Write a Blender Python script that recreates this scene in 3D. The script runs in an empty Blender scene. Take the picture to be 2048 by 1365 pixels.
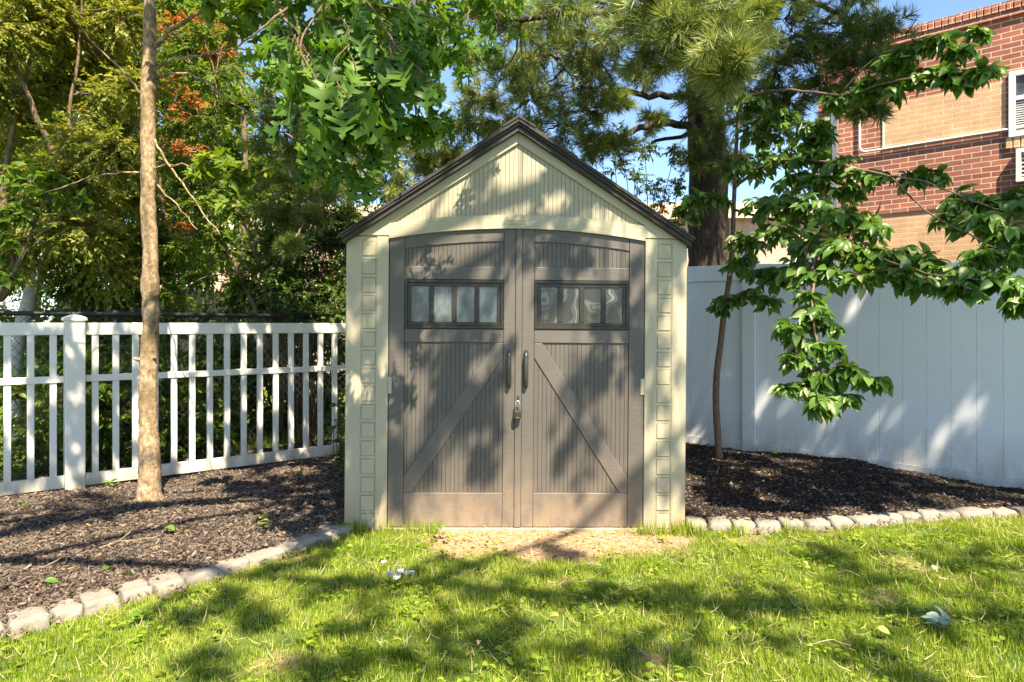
import bpy, bmesh, math, random
import numpy as np
from mathutils import Vector, Matrix
C = bpy.context.scene
COL = C.collection
rad = math.radians

# ------------------------------------------------------------------ camera
EYE = 1.27; F = 1365.33; HOR = 650.0
cam = bpy.data.cameras.new('camera'); camo = bpy.data.objects.new('camera', cam); COL.objects.link(camo)
camo.location = (0, 0, EYE); camo.rotation_euler = (rad(90), 0, 0)
cam.lens = 24; cam.sensor_width = 36; cam.shift_y = (HOR - 682.5) / 2048.0
cam.clip_start = 0.05; cam.clip_end = 1000
C.camera = camo
# ------------------------------------------------------------------ sky and sun
SUN = Vector((0.21, -0.53, 0.82)).normalized()
w = bpy.data.worlds.new("World"); C.world = w; w.use_nodes = True
nt = w.node_tree; bg = nt.nodes['Background']
sky = nt.nodes.new('ShaderNodeTexSky'); sky.sky_type = 'NISHITA'; sky.sun_disc = False
sky.sun_elevation = math.asin(SUN.z); sky.sun_rotation = math.atan2(SUN.x, SUN.y)
sky.air_density = 0.85; sky.dust_density = 0.35; sky.ozone_density = 3.0
nt.links.new(sky.outputs[0], bg.inputs[0]); bg.inputs[1].default_value = 0.10
sl = bpy.data.lights.new('sun', 'SUN'); so = bpy.data.objects.new('sun', sl); COL.objects.link(so)
sl.energy = 5.0; sl.angle = rad(0.55); sl.color = (1.0, 0.90, 0.72)
so.rotation_euler = SUN.to_track_quat('Z', 'Y').to_euler()
C.view_settings.view_transform = 'Standard'; C.view_settings.look = 'None'
C.view_settings.exposure = 1.72; C.view_settings.gamma = 1.0
C.cycles.max_bounces = 8; C.cycles.transparent_max_bounces = 4
C.cycles.diffuse_bounces = 4; C.cycles.transmission_bounces = 5; C.cycles.glossy_bounces = 2
C.cycles.sample_clamp_indirect = 8

# ------------------------------------------------------------------ helpers
def P(px, py, Y):
    return np.array(((px - 1024) / F * Y, Y, EYE + (HOR - py) / F * Y))
def G(px, py, z=0.0):
    Y = (EYE - z) * F / (py - HOR)
    return np.array(((px - 1024) / F * Y, Y, z))
def tag(o, label=None, cat=None, group=None, kind=None):
    if label: o['label'] = label
    if cat: o['category'] = cat
    if group: o['group'] = group
    if kind: o['kind'] = kind
    return o
def empty(name, loc=(0, 0, 0), rot=(0, 0, 0)):
    o = bpy.data.objects.new(name, None); COL.objects.link(o)
    o.location = loc; o.rotation_euler = rot; o.empty_display_size = 0.1
    return o
def link(name, me, mat=None, parent=None):
    o = bpy.data.objects.new(name, me); COL.objects.link(o)
    if mat is not None: me.materials.append(mat)
    if parent is not None: o.parent = parent
    return o
def npmesh(name, V, T, var=None, smooth=False):
    """triangle mesh straight from arrays"""
    V = np.asarray(V, np.float32); T = np.asarray(T, np.int32); me = bpy.data.meshes.new(name)
    me.vertices.add(len(V)); me.vertices.foreach_set('co', V.ravel())
    k = T.shape[1]
    me.loops.add(T.size); me.loops.foreach_set('vertex_index', T.ravel())
    me.polygons.add(len(T)); me.polygons.foreach_set('loop_start', np.arange(0, T.size, k, dtype=np.int32))
    me.polygons.foreach_set('loop_total', np.full(len(T), k, np.int32))
    if smooth: me.polygons.foreach_set('use_smooth', np.ones(len(T), bool))
    me.update(calc_edges=True)
    if var is not None:
        a = me.attributes.new('var', 'FLOAT', 'POINT'); a.data.foreach_set('value', np.asarray(var, np.float32))
    return me

class MB:
    def __init__(s): s.v = []; s.f = []; s.sm = False
    def add(s, vs, fs):
        b = len(s.v); s.v += [tuple(map(float, p)) for p in vs]; s.f += [tuple(b + i for i in f) for f in fs]
    def box(s, x0, x1, y0, y1, z0, z1, ch=0.0):
        c = ch
        if c <= 0:
            s.add([(x0,y0,z0),(x1,y0,z0),(x1,y1,z0),(x0,y1,z0),(x0,y0,z1),(x1,y0,z1),(x1,y1,z1),(x0,y1,z1)],
                  [(0,3,2,1),(4,5,6,7),(0,1,5,4),(1,2,6,5),(2,3,7,6),(3,0,4,7)])
        else:   # front (y0) face chamfered on all four sides
            s.add([(x0+c,y0,z0+c),(x1-c,y0,z0+c),(x1-c,y0,z1-c),(x0+c,y0,z1-c),
                   (x0,y0+c,z0),(x1,y0+c,z0),(x1,y0+c,z1),(x0,y0+c,z1),
                   (x0,y1,z0),(x1,y1,z0),(x1,y1,z1),(x0,y1,z1)],
                  [(0,1,2,3),(4,5,1,0),(5,6,2,1),(6,7,3,2),(7,4,0,3),(4,8,9,5),(5,9,10,6),(6,10,11,7),(7,11,8,4),(8,11,10,9)])
        return s
    def prism(s, poly, y0, y1):
        """poly in x,z (counter-clockwise seen from -y) extruded y0 -> y1"""
        n = len(poly)
        vs = [(p[0], y0, p[1]) for p in poly] + [(p[0], y1, p[1]) for p in poly]
        fs = [tuple(range(n)), tuple(range(2*n-1, n-1, -1))] + [(i, i+n, (i+1) % n + n, (i+1) % n) for i in range(n)]
        s.add(vs, fs); return s
    def tube(s, pts, rs, k=8, cap=True, wob=0, rnd=None):
        pts = [np.asarray(p, float) for p in pts]; n = len(pts)
        if not hasattr(rs, '__len__'): rs = [rs]*n
        vs = []; u = None
        for i in range(n):
            t = pts[min(i+1, n-1)] - pts[max(i-1, 0)]; t = t/(np.linalg.norm(t)+1e-9)
            if u is None:
                a = np.array((0, 0, 1.)) if abs(t[2]) < .9 else np.array((1., 0, 0)); u = np.cross(a, t)
            u = u - t*np.dot(u, t); u /= np.linalg.norm(u)+1e-9; v = np.cross(t, u)
            for j in range(k):
                a = 2*math.pi*j/k; r = rs[i]*(1 + (wob*(rnd.random()-.5) if wob else 0))
                vs.append(pts[i] + r*(math.cos(a)*u + math.sin(a)*v))
        fs = [(i*k+j, i*k+(j+1) % k, (i+1)*k+(j+1) % k, (i+1)*k+j) for i in range(n-1) for j in range(k)]
        if cap: fs += [tuple(range(k-1, -1, -1)), tuple((n-1)*k+j for j in range(k))]
        s.add(vs, fs); return s
    def build(s, name, mat, parent=None, smooth=False, bevel=0):
        me = bpy.data.meshes.new(name); me.from_pydata(s.v, [], s.f); me.update()
        if smooth: me.polygons.foreach_set('use_smooth', np.ones(len(me.polygons), bool))
        o = link(name, me, mat, parent)
        if bevel:
            m = o.modifiers.new('b', 'BEVEL'); m.width = bevel; m.segments = 2; m.limit_method = 'ANGLE'; m.angle_limit = rad(40)
        return o

def vnoise(x, y, s, seed):
    r = np.random.RandomState(seed); T = r.rand(64, 64)
    x = np.asarray(x)/s + 100.3; y = np.asarray(y)/s + 57.7
    xi = np.floor(x).astype(int); yi = np.floor(y).astype(int); fx = x-xi; fy = y-yi
    fx = fx*fx*(3-2*fx); fy = fy*fy*(3-2*fy)
    a = T[xi % 64, yi % 64]; b = T[(xi+1) % 64, yi % 64]; c = T[xi % 64, (yi+1) % 64]; d = T[(xi+1) % 64, (yi+1) % 64]
    return (a*(1-fx)+b*fx)*(1-fy)+(c*(1-fx)+d*fx)*fy
def inpoly(x, y, poly):
    x = np.asarray(x); y = np.asarray(y); r = np.zeros(x.shape, bool); n = len(poly)
    for i in range(n):
        x0, y0 = poly[i][:2]; x1, y1 = poly[(i+1) % n][:2]
        c = ((y0 > y) != (y1 > y)) & (x < (x1-x0)*(y-y0)/((y1-y0) if y1 != y0 else 1e-9)+x0)
        r ^= c
    return r
def sstep(a, b, x):
    t = np.clip((np.asarray(x)-a)/(b-a), 0, 1); return t*t*(3-2*t)
def gz(x, y):
    x = np.asarray(x, float); y = np.asarray(y, float)
    z = (vnoise(x, y, 1.1, 3)-.5)*.03 + (vnoise(x, y, .35, 4)-.5)*.012
    z = z - .10*sstep(2.6, 4.4, x)*sstep(4.4, 5.4, y)
    return z
def catmull(pts, n):
    pts = [np.asarray(p, float) for p in pts]; out = []
    Q = [2*pts[0]-pts[1]] + pts + [2*pts[-1]-pts[-2]]
    for i in range(1, len(Q)-2):
        for k in range(n):
            t = k/n; a, b, c, d = Q[i-1], Q[i], Q[i+1], Q[i+2]
            out.append(.5*((2*b)+(c-a)*t+(2*a-5*b+4*c-d)*t*t+(3*b-a-3*c+d)*t**3))
    out.append(pts[-1]); return out

# ------------------------------------------------------------------ materials
class NT:
    def __init__(s, name):
        s.m = bpy.data.materials.new(name); s.m.use_nodes = True; s.t = s.m.node_tree; s.n = s.t.nodes
        s.b = s.n['Principled BSDF']; s.out = s.n['Material Output']
    def node(s, t, **k):
        n = s.n.new(t)
        for a, v in k.items(): setattr(n, a, v)
        return n
    def l(s, a, b): s.t.links.new(a, b)
    def coord(s, scale=(1, 1, 1), which='Object'):
        tc = s.node('ShaderNodeTexCoord'); mp = s.node('ShaderNodeMapping'); mp.inputs['Scale'].default_value = scale
        s.l(tc.outputs[which], mp.inputs[0]); return mp.outputs[0]
    def noise(s, vec, sc, det=4, rough=.6):
        n = s.node('ShaderNodeTexNoise'); n.inputs['Scale'].default_value = sc; n.inputs['Detail'].default_value = det
        n.inputs['Roughness'].default_value = rough
        if vec is not None: s.l(vec, n.inputs['Vector'])
        return n.outputs['Fac']
    def ramp(s, fac, stops):
        r = s.node('ShaderNodeValToRGB'); e = r.color_ramp.elements
        while len(e) > 1: e.remove(e[-1])
        e[0].position = stops[0][0]; e[0].color = (*stops[0][1], 1)
        for p, c in stops[1:]:
            q = e.new(p); q.color = (*c, 1)
        s.l(fac, r.inputs[0]); return r.outputs[0]
    def mix(s, f, a, b, mode='MIX'):
        m = s.node('ShaderNodeMix'); m.data_type = 'RGBA'; m.blend_type = mode
        for v, i in ((f, 0), (a, 6), (b, 7)):
            if hasattr(v, 'links'): s.l(v, m.inputs[i])
            else: m.inputs[i].default_value = v if i == 0 else (*v, 1)
        return m.outputs[2]
    def bump(s, h, st=.3, d=.01):
        b = s.node('ShaderNodeBump'); b.inputs['Strength'].default_value = st; b.inputs['Distance'].default_value = d
        s.l(h, b.inputs['Height']); s.l(b.outputs[0], s.b.inputs['Normal']); return b
    def base(s, c):
        if hasattr(c, 'links'): s.l(c, s.b.inputs['Base Color'])
        else: s.b.inputs['Base Color'].default_value = (*c, 1)
    def set(s, rough=.5, metal=0, spec=.5):
        s.b.inputs['Roughness'].default_value = rough; s.b.inputs['Metallic'].default_value = metal
        s.b.inputs['Specular IOR Level'].default_value = spec

def plastic(name, col, var=.12, rough=.5, grain=(3, 3, 160), dirt=None, gst=.25, spec=.4):
    n = NT(name); v = n.coord(grain); g = n.noise(v, 3, 3)
    b = n.noise(n.coord(), 2.2, 4)
    lo = tuple(c*(1-var) for c in col); hi = tuple(min(1, c*(1+var)) for c in col)
    c = n.ramp(b, [(.3, lo), (.7, hi)])
    c = n.mix(.35, c, n.ramp(g, [(.35, lo), (.65, hi)]), 'MIX')
    if dirt:
        tc = n.node('ShaderNodeTexCoord'); sp = n.node('ShaderNodeSeparateXYZ'); n.l(tc.outputs['Object'], sp.inputs[0])
        mr = n.node('ShaderNodeMapRange'); mr.inputs[1].default_value = dirt[0]; mr.inputs[2].default_value = dirt[1]
        mr.inputs[3].default_value = dirt[3] if len(dirt) > 3 else .6; mr.inputs[4].default_value = 0
        n.l(sp.outputs[2], mr.inputs[0])
        mm = n.node('ShaderNodeMath', operation='MULTIPLY'); n.l(mr.outputs[0], mm.inputs[0])
        r2 = n.node('ShaderNodeMapRange'); r2.inputs[1].default_value = .25; r2.inputs[2].default_value = .6
        n.l(n.noise(n.coord((1, 1, .5)), 9, 5), r2.inputs[0]); n.l(r2.outputs[0], mm.inputs[1])
        c = n.mix(mm.outputs[0], c, dirt[2])
    n.base(c); n.set(rough, 0, spec); n.bump(g, gst, .004); return n.m
def leafmat(name, stops, trans=.35, tcol=(1.25, 1.2, .5), rough=.45, spec=.35):
    n = NT(name); a = n.node('ShaderNodeAttribute', attribute_name='var')
    c = n.ramp(a.outputs['Fac'], stops)
    n.base(c); n.set(rough, 0, spec)
    t = n.node('ShaderNodeBsdfTranslucent'); n.l(n.mix(1.0, c, tcol, 'MULTIPLY'), t.inputs[0])
    m = n.node('ShaderNodeMixShader'); m.inputs[0].default_value = trans
    n.l(n.b.outputs[0], m.inputs[1]); n.l(t.outputs[0], m.inputs[2]); n.l(m.outputs[0], n.out.inputs[0])
    return n.m
def barkmat(name, a, b, c, sc=(14, 14, 3), bst=.6, big=None):
    n = NT(name); v = n.coord(sc); g = n.noise(v, 2.2, 6, .7)
    col = n.ramp(g, [(.3, a), (.5, b), (.72, c)])
    if big: col = n.mix(n.ramp(n.noise(n.coord((1, 1, .6)), 5, 4), [(.5, (0, 0, 0)), (.62, (1, 1, 1))]), col, big)
    n.base(col); n.set(.85, 0, .2); n.bump(g, bst, .012); return n.m

M = {}
M['door'] = plastic('shed_taupe', (.108, .093, .077), .22, .48, (2, 2, 90), (0.02, .50, (.36, .25, .15), .62), .35)
M['doorv'] = plastic('shed_taupe_boards', (.100, .086, .071), .2, .5, (90, 2, 2), (0.02, .5, (.33, .23, .14), .3), .25)
M['groove'] = plastic('shed_groove', (.045, .038, .03), .1, .8, (2, 2, 2))
M['cream'] = plastic('shed_cream', (.42, .362, .245), .12, .5, (3, 3, 60), (0.0, .45, (.30, .21, .10), .7), .12)
M['creamv'] = plastic('shed_cream_boards', (.365, .315, .215), .07, .52, (60, 2, 2), None, .12)
M['creamblock'] = plastic('shed_cream_blocks', (.42, .36, .24), .09, .55, (2, 2, 120), None, .45)
M['creamgroove'] = plastic('shed_cream_groove', (.17, .14, .075), .1, .8)
M['roof'] = plastic('shed_roof', (.036, .031, .026), .3, .7, (3, 3, 60), None, .5)
M['frame'] = plastic('window_frame', (.028, .024, .018), .1, .4, (2, 2, 50), None, .1)
M['bronze'] = plastic('handle_bronze', (.035, .032, .026), .25, .22, (4, 4, 4), None, .05, .8)
M['vinylL'] = plastic('vinyl_picket', (.76, .72, .61), .04, .45, (3, 3, 3), (0.04, .34, (.30, .26, .15), .9), .03)
M['vinylR'] = plastic('vinyl_privacy', (.70, .71, .70), .035, .5, (4, 4, 1), (-.08, .40, (.36, .33, .24), .8), .04)
M['steel'] = plastic('galvanised', (.55, .54, .5), .1, .35, (5, 5, 5), None, .05, .8); M['steel'].node_tree.nodes['Principled BSDF'].inputs['Metallic'].default_value = .8
M['black'] = plastic('black_coating', (.025, .027, .025), .1, .45, (5, 5, 5), None, .05)
M['brass'] = plastic('brass', (.45, .33, .1), .1, .4); M['brass'].node_tree.nodes['Principled BSDF'].inputs['Metallic'].default_value = .7
M['tan'] = barkmat('smooth_tan_bark', (.09, .052, .024), (.33, .225, .125), (.60, .47, .32), (16, 16, 11), .9, (.17, .115, .055))
M['brown'] = barkmat('brown_bark', (.07, .045, .025), (.16, .11, .065), (.26, .19, .12), (20, 20, 9), .5)
M['pinebark'] = barkmat('pine_bark', (.014, .010, .007), (.06, .042, .029), (.13, .098, .07), (13, 13, 2.6), 1.0)
M['dogbark'] = barkmat('dogwood_bark', (.07, .045, .03), (.17, .115, .075), (.26, .19, .13), (30, 30, 12), .4)
M['pale'] = barkmat('pale_bark', (.30, .29, .27), (.52, .50, .47), (.65, .62, .58), (9, 9, 9), .3)
M['oak'] = leafmat('oak_leaf', [(0, (.055, .125, .014)), (.5, (.10, .20, .022)), (1, (.17, .29, .04))], .5, (1.35, 1.25, .45))
M['small'] = leafmat('small_leaf', [(0, (.09, .13, .014)), (.5, (.17, .22, .025)), (.85, (.28, .31, .05)), (1, (.42, .38, .10))], .48, (1.3, 1.15, .4))
M['hedge'] = leafmat('hedge_leaf', [(0, (.05, .10, .016)), (.6, (.10, .18, .028)), (1, (.19, .27, .07))], .38, (1.2, 1.2, .5), .35, .5)
M['maple'] = leafmat('maple_leaf', [(0, (.07, .13, .014)), (.6, (.14, .23, .025)), (1, (.27, .33, .05))], .5, (1.3, 1.2, .45))
M['red'] = leafmat('red_leaf', [(0, (.24, .09, .02)), (.5, (.46, .19, .04)), (1, (.44, .28, .05))], .45, (1.3, .9, .6))
M['dog'] = leafmat('dogwood_leaf', [(0, (.06, .13, .016)), (.6, (.11, .21, .03)), (.9, (.17, .27, .06)), (1, (.30, .34, .15))], .38, (1.3, 1.25, .4), .38, .4)
M['needle'] = leafmat('pine_needle', [(0, (.07, .11, .02)), (.5, (.16, .22, .045)), (.85, (.28, .33, .09)), (1, (.40, .43, .16))], .35, (1.2, 1.1, .5), .4, .45)
M['grass'] = leafmat('grass', [(0, (.11, .18, .012)), (.45, (.22, .31, .02)), (.75, (.34, .41, .04)), (.93, (.48, .48, .12)), (1, (.52, .42, .22))], .38, (1.2, 1.15, .45), .5, .3)
M['litter'] = leafmat('mulch_chips', [(0, (.020, .013, .009)), (.25, (.05, .035, .026)), (.55, (.125, .092, .066)), (.9, (.24, .185, .14)), (.97, (.20, .14, .095)), (1, (.30, .18, .08))], .05, (1, 1, 1), .75, .25)
M['petal'] = leafmat('petal', [(0, (.72, .70, .60)), (1, (.8, .78, .74))], .2, (1, 1, 1))
M['petalgreen'] = leafmat('wilted_leaf', [(0, (.30, .40, .30)), (1, (.42, .50, .38))], .2, (1, 1, 1))
M['weed'] = leafmat('weed_leaf', [(0, (.10, .20, .02)), (1, (.22, .33, .05))], .4, (1.2, 1.15, .4))
M['yleaf'] = leafmat('yellow_leaf', [(0, (.42, .36, .08)), (1, (.36, .42, .10))], .3, (1, 1, .6))
M['twig'] = barkmat('dry_twig', (.20, .13, .07), (.34, .25, .15), (.45, .36, .24), (20, 20, 20), .2)
def stonemat():
    n = NT('edging_stone'); v = n.coord(); a = n.noise(v, 7, 6, .7); b = n.noise(v, 60, 3)
    oi = n.node('ShaderNodeObjectInfo')
    c = n.ramp(a, [(.3, (.14, .12, .095)), (.5, (.215, .19, .15)), (.7, (.31, .275, .22))])
    c = n.mix(n.ramp(n.noise(v, 16, 3), [(.60, (0, 0, 0)), (.68, (1, 1, 1))]), c, (.13, .115, .10))
    c = n.mix(oi.outputs['Random'], c, n.mix(.5, c, (.32, .27, .21)))
    n.base(c); n.set(.9, 0, .2); n.bump(a, .5, .02); return n.m
M['stone'] = stonemat()
def brickmat(name, c1, c2, mortar, bw=.203, rh=.0677, stain=None):
    n = NT(name); tc = n.node('ShaderNodeTexCoord'); sp = n.node('ShaderNodeSeparateXYZ'); cb = n.node('ShaderNodeCombineXYZ')
    n.l(tc.outputs['Object'], sp.inputs[0]); n.l(sp.outputs[0], cb.inputs[0]); n.l(sp.outputs[2], cb.inputs[1])
    wn = n.node('ShaderNodeTexNoise'); wn.inputs['Scale'].default_value = 14; wn.inputs['Detail'].default_value = 3
    n.l(cb.outputs[0], wn.inputs['Vector'])
    wm = n.node('ShaderNodeVectorMath', operation='SCALE'); wm.inputs['Scale'].default_value = .009; n.l(wn.outputs['Color'], wm.inputs[0])
    wa = n.node('ShaderNodeVectorMath', operation='ADD'); n.l(cb.outputs[0], wa.inputs[0]); n.l(wm.outputs[0], wa.inputs[1])
    b = n.node('ShaderNodeTexBrick'); n.l(wa.outputs[0], b.inputs['Vector'])
    b.inputs['Scale'].default_value = 1; b.inputs['Brick Width'].default_value = bw; b.inputs['Row Height'].default_value = rh
    b.inputs['Mortar Size'].default_value = .0065; b.inputs['Mortar Smooth'].default_value = .15; b.inputs['Bias'].default_value = 0
    b.inputs['Color1'].default_value = (*c1, 1); b.inputs['Color2'].default_value = (*c2, 1); b.inputs['Mortar'].default_value = (*mortar, 1)
    nz = n.noise(cb.outputs[0], 2.2, 6, .7); c = n.mix(.55, b.outputs['Color'], n.ramp(nz, [(.3, (.5, .5, .5)), (.7, (1.25, 1.2, 1.15))]), 'MULTIPLY')
    c = n.mix(.3, c, n.ramp(n.noise(cb.outputs[0], 90, 2), [(.35, (.6, .6, .6)), (.65, (1.2, 1.2, 1.2))]), 'MULTIPLY')
    n.base(c); n.set(.85, 0, .2)
    bp = n.node('ShaderNodeBump'); bp.invert = True; bp.inputs['Strength'].default_value = .8; bp.inputs['Distance'].default_value = .012
    n.l(b.outputs['Fac'], bp.inputs['Height']); n.l(bp.outputs[0], n.b.inputs['Normal']); return n.m
M['brick'] = brickmat('red_brick', (.44, .165, .105), (.29, .105, .075), (.66, .53, .40))
M['brickcream'] = brickmat('buff_brick', (.70, .43, .245), (.63, .38, .21), (.78, .58, .38))
M['brickpink'] = brickmat('pale_brick', (.62, .36, .26), (.55, .31, .23), (.72, .62, .52))
M['white'] = plastic('white_paint', (.78, .77, .72), .05, .45, (2, 2, 2), None, .03)
def panemat(name, a, b, wave):
    n = NT(name); v = n.coord((1, 1, 1))
    if wave:
        wv = n.node('ShaderNodeTexWave'); wv.inputs['Scale'].default_value = 2.2; wv.inputs['Distortion'].default_value = 16
        wv.inputs['Detail'].default_value = 2; wv.inputs['Detail Scale'].default_value = 1.4; n.l(v, wv.inputs['Vector']); h = wv.outputs['Fac']
        n.base(n.ramp(h, [(0, a), (.55, a), (.8, b), (.93, a), (.97, b), (1, (.17, .165, .14))]))
    else:
        h = n.noise(n.coord((1, 1, .6)), 11, 5); n.base(n.ramp(h, [(.35, a), (.65, b)]))
    n.set(.16, 0, .5); n.bump(h, .05 if wave else .2, .01); return n.m
M['paneA'] = panemat('cloudy_pane', (.035, .042, .04), (.13, .155, .16), False)
M['paneB'] = panemat('crinkled_film_pane', (.03, .03, .024), (.10, .10, .085), True)
M['glass'] = panemat('dark_glass', (.03, .035, .04), (.08, .09, .10), False)
def lawnmat():
    n = NT('lawn_soil'); v = n.coord((1, 1, 1)); a = n.noise(v, 1.3, 5); b = n.noise(v, 30, 4)
    g = n.ramp(a, [(.3, (.045, .075, .012)), (.6, (.085, .12, .02)), (.8, (.12, .13, .035))])
    d = n.ramp(b, [(.3, (.20, .115, .065)), (.5, (.33, .205, .12)), (.75, (.44, .30, .19))])
    at = n.node('ShaderNodeAttribute', attribute_name='var')
    n.base(n.mix(at.outputs['Fac'], g, d)); n.set(.95, 0, .1); n.bump(b, .6, .01); return n.m
M['lawn'] = lawnmat()
def soil(name, a, b, c):
    n = NT(name); v = n.coord(); h = n.noise(v, 26, 6, .75); n.base(n.ramp(h, [(.3, a), (.55, b), (.8, c)])); n.set(.95, 0, .15); n.bump(h, .9, .02); return n.m
M['mulch'] = soil('mulch_soil', (.012, .008, .006), (.035, .024, .017), (.08, .058, .042))
M['fencewood'] = barkmat('weathered_wood', (.19, .15, .085), (.33, .27, .16), (.45, .38, .25), (30, 30, 2), .4)

# ------------------------------------------------------------------ fences' ground lines
LD = np.array((0.789, 0.615)); LP = np.array((-3.25, 5.07))          # picket fence
def lf(t, off=0):      # point on the picket line (t metres from post), off = behind the fence
    n = np.array((-LD[1], LD[0])); return LP + LD*t + n*off
RC = np.array((2.42, 6.93)); RE = np.array((4.21, 5.61)); RD = (RE-RC)/np.linalg.norm(RE-RC)
def ground_lawn():
    ax = np.concatenate([[-220, -90, -40, -22, -14, -10, -8, -6.5], np.arange(-5.6, 6.01, .12), [7, 8.5, 11, 16, 26, 50, 100, 220]])
    ay = np.concatenate([[-60, -20, -8, -3, -1, 0, 1], np.arange(1.6, 8.01, .12), [9, 10, 12, 15, 20, 30, 50, 90, 160, 400]])
    X, Y = np.meshgrid(ax, ay); Z = gz(X, Y); nx = len(ax); ny = len(ay)
    V = np.stack([X, Y, Z], -1).reshape(-1, 3)
    idx = np.arange(nx*ny).reshape(ny, nx)
    Q = np.stack([idx[:-1, :-1], idx[:-1, 1:], idx[1:, 1:], idx[1:, :-1]], -1).reshape(-1, 4)
    var = dirt(V[:, 0], V[:, 1])
    o = link('lawn', npmesh('lawn', V, Q, var, True), M['lawn']); tag(o, kind='structure')
def dirt(x, y):
    n = vnoise(x, y, .28, 11)*.6 + vnoise(x, y, .12, 12)*.4
    d = ((x-.25)/.82)**2 + ((y-4.10)/.44)**2
    a = 1-sstep(.6, 1.3, d + (n-.5)*1.1)
    strip = (1-sstep(.05, .20, np.abs(y-4.10)))*(np.abs(x) < 1.5)*sstep(.38, .62, n)
    spots = sstep(.74, .84, n)*.7
    return np.clip(np.maximum(np.maximum(a, strip), spots), 0, 1)
ground_lawn()

# bed outlines (world xy)
stoneL = [G(px, py, .03)[:2] for px, py in ((-150,1290),(-60,1268),(60,1238),(150,1213),(240,1190),(335,1166),(420,1141),(500,1114),(570,1092),(630,1072),(690,1054))]
stoneR = [G(px, py, .03)[:2] for px, py in ((1366,1048),(1440,1050),(1530,1052),(1620,1050),(1700,1044),(1780,1034),(1860,1026),(1940,1022),(2020,1020),(2120,1016),(2250,1012))]
bedL = [tuple(p) for p in stoneL] + [(-1.0, 4.3), (-1.0, 7.0), tuple(lf(3.2, .9)), tuple(lf(-3.4, .5)), (-4.2, 2.4)]
bedR = [tuple(p) for p in stoneR] + [(5.2, 4.7), tuple(RC+RD*3.4+np.array((.1, .14))), tuple(RC+np.array((.1, .14))), (1.6, 7.7), (1.0, 7.7), (1.0, 4.3)]
def bedz(x, y):
    return gz(x, y) + .022 + .035*vnoise(x, y, .45, 21) + .02*vnoise(x, y, .13, 22) \
        + .02*sstep(.25, .0, np.abs((x-RC[0])*(-RD[1])+(y-RC[1])*RD[0]))*(x > 1.6)*vnoise(x, y, .3, 23) - .045*sstep(.7, .1, np.abs((x-RC[0])*(-RD[1])+(y-RC[1])*RD[0]))*(x > 1.2)
def bed(poly, name):
    p = np.array(poly); x0, y0 = p.min(0); x1, y1 = p.max(0); st = .05
    ax = np.arange(x0, x1+st, st); ay = np.arange(y0, y1+st, st); X, Y = np.meshgrid(ax, ay)
    V = np.stack([X, Y, bedz(X, Y)], -1).reshape(-1, 3); ins = inpoly(X, Y, poly)
    idx = np.arange(X.size).reshape(X.shape)
    ok = ins[:-1, :-1] & ins[1:, 1:] & ins[:-1, 1:] & ins[1:, :-1]
    Q = np.stack([idx[:-1, :-1], idx[:-1, 1:], idx[1:, 1:], idx[1:, :-1]], -1)[ok]
    used = np.unique(Q); mp = np.full(X.size, -1); mp[used] = np.arange(len(used))
    tag(link(name, npmesh(name, V[used], mp[Q], None, True), M['mulch']), kind='structure')
bed(bedL, 'mulch_ground'); bed(bedR, 'mulch_ground')

# ------------------------------------------------------------------ templates and scatter
def folded(outline, mids, cx=.12, cz=.25):
    """leaf from half outline [(x,y,mid index)], mids = y of midrib points"""
    V = [(0, y, 0) for y in mids]; T = []
    for sgn in (1, -1):
        prev = None
        for x, y, m in outline:
            V.append((sgn*x, y, 0)); i = len(V)-1
            if prev is not None:
                a, pm = prev
                T.append((a, i, pm) if sgn > 0 else (i, a, pm))
                if pm != m: T.append((i, m, pm) if sgn > 0 else (m, i, pm))
            prev = (i, m)
    V = np.array(V, float); V[:, 2] = np.abs(V[:, 0])*cx*2 - cz*V[:, 1]**2
    return V, np.array(T)
T_OAK = folded([(0,0,0),(.035,.16,0),(.20,.14,0),(.27,.24,0),(.17,.27,1),(.07,.33,1),(.22,.42,1),(.40,.42,1),(.36,.52,1),(.42,.60,1),(.28,.60,2),(.10,.62,2),(.16,.74,2),(.31,.80,2),(.22,.86,3),(.08,.84,3),(.07,.93,3),(0,1,3)],
               [.10,.36,.64,.86], .30, .42)
T_OVATE = folded([(0,0,0),(.16,.12,0),(.26,.32,0),(.25,.52,1),(.17,.74,1),(.06,.90,1),(0,1,1)], [.2,.62], .22, .30)
T_MAPLE = folded([(0,0,0),(.16,.02,0),(.34,.10,0),(.22,.22,0),(.46,.42,0),(.38,.48,1),(.20,.46,1),(.20,.66,1),(.10,.70,1),(0,1,1)], [.18,.5], .12, .2)
T_SMALL = (np.array([(0,0,0),(.24,.42,.07),(0,1,-.12),(-.24,.42,.07)]), np.array([(0,1,2),(0,2,3)]))
T_BLADE = (np.array([(-.5,0,0),(.5,0,0),(-.38,.5,.08),(.38,.5,.08),(0,.93,.42)]), np.array([(0,1,3),(0,3,2),(2,3,4)]))
def tuft(n, seed, w=.014):
    r = np.random.RandomState(seed); V = []; T = []
    for i in range(n):
        a = r.rand()*6.283; sp = .25+.95*r.rand()**.7; d = np.array((math.sin(sp)*math.cos(a), math.cos(sp), math.sin(sp)*math.sin(a)))
        L = .75+.3*r.rand(); s = np.cross(d, (.3, .2, .9)); s /= np.linalg.norm(s); b = d*.03 - np.array((0, .25*r.rand(), 0))
        m = b + d*L*.55; e = b+d*L+np.array((0, 0, -.10)); k = len(V)
        V += [b-s*w*.4, b+s*w*.4, m+s*w*.5, m-s*w*.5, e]; T += [(k, k+1, k+2), (k, k+2, k+3), (k+3, k+2, k+4)]
    return np.array(V), np.array(T)
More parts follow.
